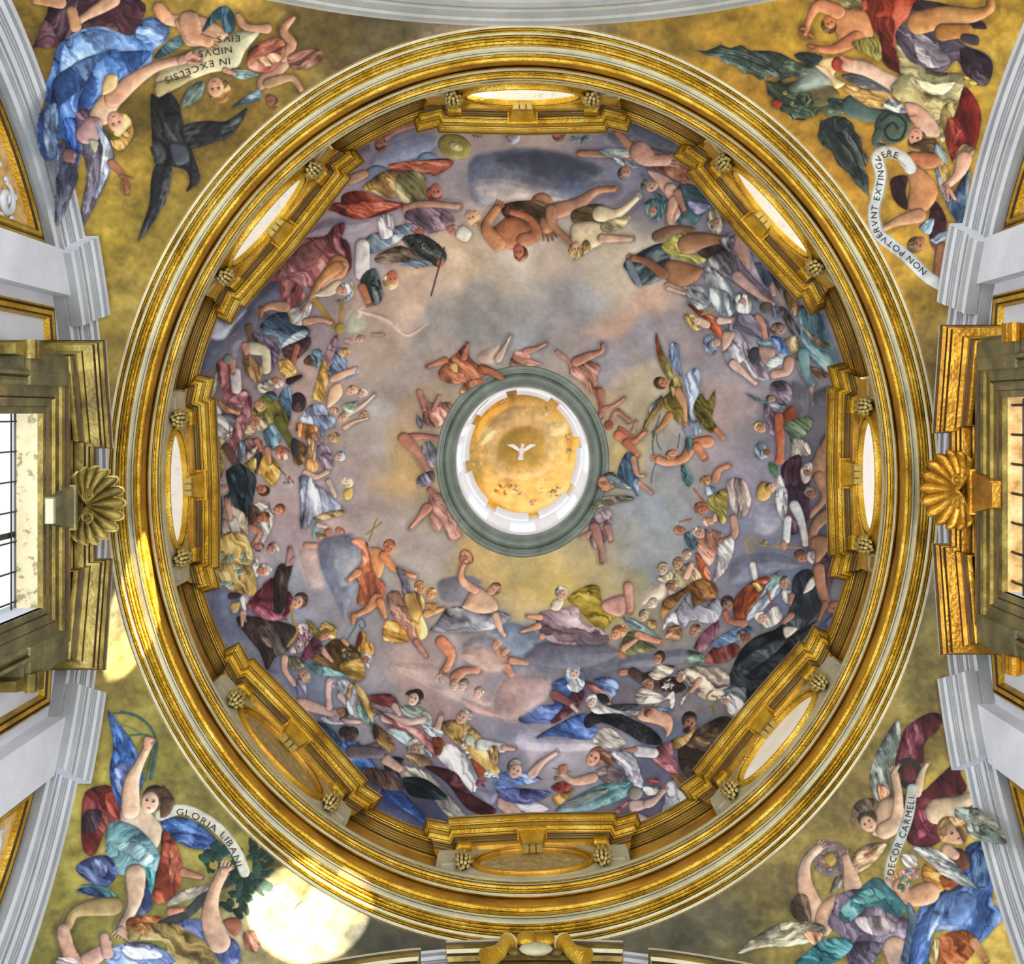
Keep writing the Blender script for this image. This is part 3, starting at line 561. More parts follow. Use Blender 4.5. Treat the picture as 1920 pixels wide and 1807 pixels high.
PENDENTIVES = """
@ 0 0 .3542
D 5a3540 20 180 235 250 70 300 0 740 0 740 130 690 190 560 140 440 150 330 225 300 250 200 252
D 3c2430 120 260 60 330 0 420 0 380 120 330 220 290 180;L dba880 70 40 600 0 480 70 410 115;L c98a5c 55 60 380 60 400 140;L c98a5c 40 60 190 0 320 15
D 4a7cc8 60 330 220 450 150 560 145 690 190 740 120 800 90 890 130 880 210 810 270 800 330 700 400 610 460 500 560 420 640 430 810 360 810 310 740 290 830 240 850 200 760 200 640 240 560 240 450 270 380 290 280
D 6c9ce0 50 340 230 450 165 560 160 640 220 520 280 400 330 320 400;D 2c4c86 70 300 400 480 300 620 260 560 360 430 470 320 560 260 640 270 500;D 3a6cc0 80 540 300 700 270 800 280 700 390 560 480 430 600 420 520;D 7ca8ec 20 730 140 800 100 880 140 870 200 780 230 720 200;D 2450a8 80 330 640 420 640 430 800 370 800;D 88acd8 85 240 600 290 560 300 700 280 820 240 800
D 2f4f5c 30 820 290 900 210 1000 180 950 250 840 310
P cfc08c 830 510 825 400 900 310 1080 240 1180 190 1380 150 1300 270 1250 360 1120 385 1000 430 900 485
P a89860 830 510 826 440 900 420 1000 400 1000 430 900 485
P e0b890 470 600 560 470 620 440 660 500 620 580 560 660 480 650;D 6c4458 60 400 600 470 580 470 690 430 700
L dda684 95 50 600 520 700 430 830 350 980 310;L dc9c7c 45 25 960 320 1010 290 1050 305;L dc9c7c 22 14 1000 330 1060 335;L d8987c 18 12 980 300 1010 275
P e0c080 560 400 620 400 610 470 540 500
H e0a888 d0a050 635 650 78 70;D d0a048 60 570 740 620 735 700 660 700 730 640 795 590 770
F 4a5478 100 305 770 420 820 400 920 300 1190 290 950;P b08078 330 800 400 810 380 870 330 860
F 5a5468 100 430 640 540 660 600 800 590 900 420 1240 430 1100 460 900 400 720;P c89088 400 700 470 620 540 640 520 740 440 760;F b0bccc 100 500 640 590 780 580 900 500 1060 530 900 540 780;P c8c098 470 740 520 750 500 810
L b06848 42 26 590 860 650 930 670 1010;L a86044 18 12 640 930 690 940;L a86044 14 10 650 960 680 975
L e0a070 60 80 840 40 890 100 980 110;P e2a878 930 100 1060 80 1180 150 1200 200 1080 240 990 240 950 170;L d8986c 110 60 1000 110 1030 190 1100 220
D 2f5464 80 1120 70 1190 30 1240 80 1240 160 1190 170 1160 100 1070 170
P d09068 1370 400 1500 310 1530 350 1450 430 1370 480;L d89468 28 75 1550 95 1500 160 1545 230 1500 290;L c88860 30 55 1260 80 1300 140 1410 150
D b0583c 150 1330 250 1480 200 1510 280 1440 380 1330 370 1310 330;D 8a5038 160 1520 300 1600 260 1710 270 1680 340 1560 370;D dc9868 60 1340 330 1440 280 1500 300 1430 350
F 6a8490 160 1230 570 1300 510 1370 470 1370 530;L c08858 55 28 1420 440 1540 410 1590 470;H 9a6040 7a4c28 1440 535 45 80
H d8a078 a87838 1160 470 78 80;F 7c9484 130 960 570 990 470 1080 430 1060 520;F 7c9484 10 1230 360 1370 390 1300 420 1230 410;L d89c78 30 20 1190 370 1240 390
D 2c2c30 70 800 500 840 520 900 490 950 560 970 650 1010 780 1050 900 1050 950 1010 1000 985 1012 1005 960 980 900 900 880 830 880 810 800 800 640
F 26282c 150 970 670 1080 640 1200 640 1310 570 1240 700 1120 760 1000 780;F 2a2c30 110 830 870 910 890 900 980 860 1100 730 1280 790 1080 800 950;P 48505c 900 760 980 770 1000 850 930 870;T 2c2c30 14 800 780 812 820;E e8e0c0 1042 940 6;P 303034 1020 900 1062 930 1040 985 1010 960
@ 1280 0 .3542
D 9c3418 80 950 0 1250 0 1190 100 1130 200 1180 400 1140 390 1060 330 1040 200 980 120;D 6c1c10 70 1030 100 1120 110 1110 260 1150 380 1080 340 1050 220
P d08850 800 60 950 50 1000 140 1000 200 900 210 820 200;L d08050 75 30 820 60 720 30 670 100 650 175;L cc7c4c 20 12 640 150 625 150;L cc7c4c 18 12 670 180 690 195;H c87840 5c4020 770 130 52 60;L d08050 75 34 920 200 800 260 700 255;L c87448 18 12 700 250 670 240;L c87448 18 12 705 260 725 300
D 8c8434 60 900 220 1030 200 1050 320 980 290 920 260;D 6a6838 20 830 0 940 0 940 50 860 40
K 3c4c40 20 60 270 130 268 205 238 250 255 310 238 360 268 420 268 470 270 520 282 600 325 700 355 690 395 620 425 590 405 520 422 470 405 410 425 370 395 320 388 280 350 220 335 180 300 120 292;T 1c2820 7 120 275 300 300 480 380;T 1c2820 6 310 245 420 320 540 410;T 6c8070 5 200 255 340 290 460 340
D 2c3c38 30 590 290 650 275 740 300 700 350 630 330
L 4a5438 100 70 620 520 720 500 780 570 900 560 1050 600 1180 640;P 6a5830 640 500 760 450 830 500 760 560 680 560;D 38442c 40 440 430 560 440 640 430 700 560 720 600 640 630 560 600 490 540 470 470;P a03c1c 465 540 510 540 500 575;E 701c10 540 490 14;E 801c10 575 545 12;P 141c14 560 600 600 600 650 635 590 630;K 2c3c28 30 440 425 480 445 520 420 540 450 600 425 630 460 600 520 640 560 620 590 655 630 610 625 580 640 570 600 520 590 500 550 470 560 480 520 450 500;E d8b040 540 490 11;E d8b040 578 545 10;E 201008 541 491 4;E 201008 578 546 4;P 98301c 470 535 500 528 530 545 500 575;T d8d0a0 4 560 612 575 628;T d8d0a0 4 580 608 595 622;T 1c2818 8 600 430 640 410;T 1c2818 8 620 520 690 540;B 5c7048 10 660 540 90 50 16;B 6c8058 8 900 590 120 30 16
D 2c3c34 30 770 520 860 530 900 560 800 580
L 486058 110 60 900 560 1020 610 1110 620;E 465c50 1110 670 95 92;T 26342c 14 1050 640 1110 600 1180 650 1160 730 1100 740 1070 690 1110 650 1140 680;L 44584c 50 20 1040 700 1020 760 1070 770
S 8c9c94 20 600 440 740 340 810 430 650 480
K 30362f 60 730 640 800 615 860 620 900 655 915 700 945 730 950 790 985 840 960 890 985 940 985 1040 920 980 880 920 820 870 790 800 740 770 715 720;T 141c18 7 760 660 900 820 960 980;T 141c18 6 820 640 920 760 970 880;T 5c6450 5 740 690 830 850 900 940
F 6c6c70 20 840 400 960 390 1080 430 1110 490 960 470;F c89c4c 20 840 450 960 470 1080 490 1150 570 1000 570 900 510;F c0c8c4 25 1060 560 1120 520 1190 590 1130 595
P f0d090 720 330 790 300 830 350 800 400 860 440 810 470 780 420 740 380;E c04828 835 340 48 44;P f8d8a0 700 345 760 360 790 420 760 400
L e8b898 62 95 870 345 960 360 1060 410 1140 450;L d88c6c 36 22 880 330 840 300
D 44343c 20 1260 0 1440 40 1300 80 1200 120 1210 50
D 6c5c6c 30 1200 110 1300 110 1400 160 1500 240 1600 280 1640 340 1600 450 1500 400 1450 320 1380 380 1250 370 1180 300 1130 210 1140 150
D a8989c 30 1220 180 1300 200 1420 320 1330 360 1250 320;D 40303c 40 1470 260 1560 270 1640 330 1620 440 1560 450 1490 380;D 3c2c38 20 1440 130 1560 100 1610 150 1540 150
L d08c48 120 42 1250 120 1400 85 1540 80 1620 50 1630 10;L c07830 90 70 1380 170 1500 160;P 4c3c48 1480 180 1560 190 1560 240 1480 220
D d8c880 20 1130 230 1200 310 1340 380 1480 390 1490 460 1450 560 1420 700 1370 750 1340 640 1240 560 1140 530 1100 460 1150 390;D ece0a8 15 1200 400 1320 440 1440 430 1380 500 1260 480;D b89c50 70 1380 560 1450 560 1400 700 1360 680;D c8a83c 20 1490 400 1560 440 1500 460
P e8b090 1180 540 1260 560 1340 640 1360 720 1290 720 1240 680 1190 600;P e89c84 1200 620 1240 610 1230 650
H e8a888 6c4c28 1245 735 66 100;D 6c4c28 30 1200 770 1330 730 1340 800 1250 830
D 8c2018 80 1490 460 1560 540 1580 640 1540 800 1480 790 1430 860 1400 760 1390 700 1450 590;D b83c20 80 1400 640 1440 640 1430 830 1390 740
F 9aa4a0 75 1340 750 1400 820 1400 950 1470 1190 1380 1050 1330 880;F c8a050 75 1350 850 1400 880 1420 1000 1380 960;F 3c5878 100 1440 1010 1520 900 1480 1180 1400 1080
D a88c5c 140 1430 860 1480 765 1550 790 1510 840;L e0a88c 80 42 1490 840 1460 920 1400 980;L dc9c84 26 16 1400 990 1440 1050;L dc9c84 16 12 1400 1000 1405 1060
D 3c1c20 60 1100 950 1190 930 1180 1010 1190 1110 1120 1060;D 481c24 60 1330 1060 1400 1180 1330 1320 1300 1200
L c87040 95 80 1220 850 1320 850;P d08850 1180 860 1280 900 1350 1000 1320 1090 1240 1140 1190 1080 1200 980;L d89060 75 35 1250 1140 1140 1170 1050 1215;H b87848 6a4c28 1235 1290 55 120;F 8ca4b8 120 1250 1200 1330 1150 1310 1240;F 9cb0c0 150 1310 1260 1430 1210 1360 1290;L a86840 58 34 1370 1310 1350 1440 1350 1500
T dcdcd4 64 1205 890 1160 830 1090 803 1030 830 1050 930 1035 1020 1010 1120 1030 1230 1100 1290 1200 1370 1290 1460 1370 1510;T b0b0a8 8 1180 880 1120 835 1070 840 1080 930 1065 1020 1042 1120 1060 1210
@ 0 1167 .3542
D 6c2420 60 450 900 560 860 620 900 640 1040 560 1100 500 1230 440 1200 430 1060;D 9c3828 60 560 900 620 920 630 1030 570 1000;D 3c2838 70 450 1000 540 1000 500 1110 440 1100
F 3468c0 60 570 470 650 560 710 650 755 800 740 900 650 990 600 900 580 780 600 640;F 6c84c8 60 600 780 680 740 700 880 650 960
T 4c7468 14 800 830 830 640 760 520 640 470;T 3c6460 10 790 830 820 600 720 490 600 480;T 5c8474 8 780 800 800 640 700 560 590 530;T 4c7468 10 810 800 820 700 790 600 660 600;T 4c7468 9 770 840 800 700 780 600
F 3c6cb8 25 850 1050 960 1030 1060 1070 1180 1180 1220 1240 1050 1190 920 1150;F 2c4c94 25 900 1120 1040 1120 1160 1200 1000 1190
P e4c4a4 650 960 740 960 830 1040 860 1110 820 1200 730 1120 640 1060;L e4c0a0 95 42 690 990 695 850 740 740 785 650;L dcac8c 40 24 780 650 775 615 800 620
H ecc4a4 5c4430 815 940 82 -80;D 5c4430 60 860 860 920 930 890 1000 850 1030 870 950
D 86c0c4 150 580 1060 720 1080 850 1230 820 1330 720 1300 650 1340 570 1280 560 1180;D b0dcdc 150 600 1180 720 1160 820 1250 780 1300 680 1230
D a04028 70 860 1100 920 1150 970 1290 940 1420 850 1490 810 1450 820 1350 850 1230;D c86848 80 900 1180 950 1280 900 1380
D 34467c 30 400 1300 480 1240 580 1240 620 1330 560 1400 470 1370;D 5cb0b0 20 430 1390 560 1400 630 1480 560 1480;D 2c3c6c 20 400 1420 480 1400 560 1450 500 1450;D 6c7cb0 60 480 1260 560 1260 560 1340 500 1330
D 3c4c7c 70 740 1300 810 1490 740 1550 690 1500;D 44b0b0 80 770 1300 820 1330 800 1440
L b8985c 95 50 600 1500 470 1510 390 1540 360 1600;L e0b894 105 52 715 1330 710 1480 640 1620;L d8a888 48 30 640 1630 690 1675
D b05c24 30 690 1560 860 1560 740 1640 670 1620
T 3c4448 55 860 1600 1000 1530 1140 1400 1300 1350 1420 1400;D c8c4b4 150 880 1500 960 1420 1130 1390 1000 1470
L c08068 45 25 970 1320 1060 1345;L c08068 40 24 900 1530 960 1520
B 1c4038 22 1180 1250 100 80 34;B 204434 26 1340 1300 110 130 34;B 1c3c34 16 1250 1480 90 70 32;E c8a840 1130 1280 26;B 244838 8 1400 1280 60 60 36;T d8d8cc 58 850 1020 960 990 1080 1035 1180 1115 1255 1220 1295 1320;B 1c4038 5 1130 1210 40 40 30;B 1c4038 5 1300 1380 40 30 30;P 5c4430 860 930 920 940 900 1010 850 1030
D a08c4c 30 700 1600 840 1590 960 1600 1080 1660 1130 1800 900 1807 880 1700 780 1680 680 1680;D a8642c 40 700 1600 800 1590 760 1650
D 4c64a8 60 940 1590 1060 1570 1180 1640 1260 1700 1270 1790 1180 1807 1090 1690;L d8b094 115 60 1160 1690 1115 1560 1130 1430 1180 1320;L d8a888 36 22 1180 1320 1220 1300
D 88a8e4 20 590 1720 760 1690 880 1740 910 1807 580 1807;D c4d0ec 20 640 1720 780 1705 860 1770 700 1780
L d8a890 55 100 330 1620 350 1700 380 1790;P d8a898 430 1760 540 1700 590 1680 580 1740 520 1807 440 1807;L d8a090 44 60 550 1660 570 1750;D c8c0d4 20 310 1770 400 1780 400 1807 300 1807
P 9c5c40 1180 1580 1250 1560 1280 1600 1240 1660;B 8ca08c 10 1500 1480 100 90 36;D c88468 60 1290 1640 1380 1640 1360 1740 1300 1720
@ 1280 1167 .3542
F 7c8478 75 1140 510 1150 640 1110 760 1090 940 1020 930 990 820 1030 680;F c8804c 75 1030 860 1090 880 1080 940 1040 930
D 5c2028 70 1120 760 1160 600 1200 540 1300 480 1365 490 1360 560 1280 640 1270 740 1180 740 1130 780;D 80384c 75 1180 560 1240 540 1240 640 1200 700
D 642028 60 1130 930 1260 900 1340 830 1440 750 1480 820 1500 890 1370 960 1300 960 1420 1060 1330 1180 1200 1170 1180 1080;D 842c3c 60 1220 1000 1300 1000 1330 1080 1250 1140
L d8b488 130 62 1350 1000 1430 980 1510 935 1570 930
P 6c2c30 1150 790 1190 740 1240 780 1230 860 1180 870;T 342c30 34 1130 790 1160 740 1210 735 1250 780 1245 840 1200 865 1160 850
P d8a880 1000 1090 1040 950 1130 920 1160 1000 1100 1130 1020 1130;L dcb088 90 42 1070 1100 1130 1050 1140 920 1120 800;L dcb088 24 16 1120 790 1140 760;L dcb088 48 25 1240 900 1265 800 1290 750
H dcac84 5c4830 985 1045 66 230;D 4c3828 60 890 1030 920 950 1010 930 1000 990 940 1010 900 1070
F c8a070 150 890 1250 960 1180 1080 1170 1000 1280 900 1330;F b07040 150 960 1230 1040 1180 1000 1240;F 8c8c78 130 780 1430 830 1310 900 1330 840 1400
T c8c8bc 56 1215 880 1195 1020 1150 1150 1105 1260 1092 1350 1120 1390
F b0b8a0 20 1440 990 1540 980 1620 1020 1715 1165 1560 1150 1470 1070;F 6c8884 30 1600 1080 1690 1130 1715 1165 1600 1150
D 4068ac 120 1500 1190 1600 1170 1650 1310 1640 1470 1700 1550 1650 1620 1560 1700 1450 1640 1330 1640 1290 1800 1190 1807 1230 1600 1260 1500 1330 1430 1470 1370
D 6c94d8 110 1350 1460 1480 1420 1560 1480 1480 1600 1360 1600 1290 1700;D 284878 100 1520 1220 1600 1220 1620 1380 1540 1380
P 6c3c28 1390 1210 1480 1200 1520 1290 1450 1310;D cc9434 20 1270 1290 1360 1250 1500 1340 1440 1380 1330 1440 1280 1380;D a85424 20 1360 1340 1480 1360 1400 1420
H e0a880 b88448 1420 1110 88 240;D b88448 60 1400 1030 1480 1040 1510 1100 1490 1170 1450 1090;L e0a880 60 50 1400 1200 1440 1230
F c0c4bc 30 1220 1190 1320 1190 1430 1260 1530 1400 1400 1350 1280 1250;F 8ca0a0 40 1400 1270 1480 1320 1560 1410 1460 1350
L d8a078 115 75 1300 1430 1200 1450 1150 1390;B c89090 16 1210 1330 60 70 22;B 6c8cb0 8 1190 1290 50 50 18;B 4c7c60 8 1180 1390 50 40 16;D e0dcd0 40 1160 1230 1230 1230 1240 1290 1180 1290
T 8c7c74 46 705 1250 740 1190 810 1185 855 1240 840 1300 780 1325 720 1300;B b07c84 30 780 1252 82 78 16;B 7c8cac 14 780 1252 84 78 14;P a8903c 745 1240 790 1215 815 1260 780 1290
D a04c20 60 1370 1660 1500 1630 1560 1700 1480 1807 1310 1807;D c8b070 80 1330 1680 1360 1690 1340 1807 1300 1807;L c88858 50 28 1540 1690 1575 1740 1600 1780
L dcb494 95 48 730 1570 650 1400 650 1270 715 1195;L dcb08c 95 42 900 1400 880 1310 860 1240;P dcb088 740 1480 830 1440 820 1560 760 1660 700 1580;D 4c3828 80 570 1500 600 1440 660 1450 680 1570 620 1580 580 1550
F b8b494 160 290 1750 450 1620 600 1580 740 1600 750 1660 600 1710 420 1720;F c88c64 60 640 1640 740 1640 700 1710
D 84748c 60 820 1440 930 1410 1000 1460 1180 1560 1190 1640 1150 1700 1050 1740 1000 1807 880 1807 860 1680 770 1600 800 1500;D a8989c 60 920 1560 1080 1560 1140 1620 1040 1660 940 1620;D 4c4458 70 890 1700 1060 1700 980 1807 890 1807
D 3c7c84 30 850 1500 1010 1350 1100 1410 1180 1500 1150 1560 1000 1500 880 1590 830 1560;D 2c7880 30 640 1760 740 1680 860 1670 900 1720 780 1807 600 1807;D 5ca8a8 30 900 1460 1010 1400 1080 1450 960 1490
L d8a888 120 100 1120 1720 1140 1807;D 5c7898 70 1190 1480 1240 1560 1210 1700 1190 1807 1150 1807 1190 1620
"""
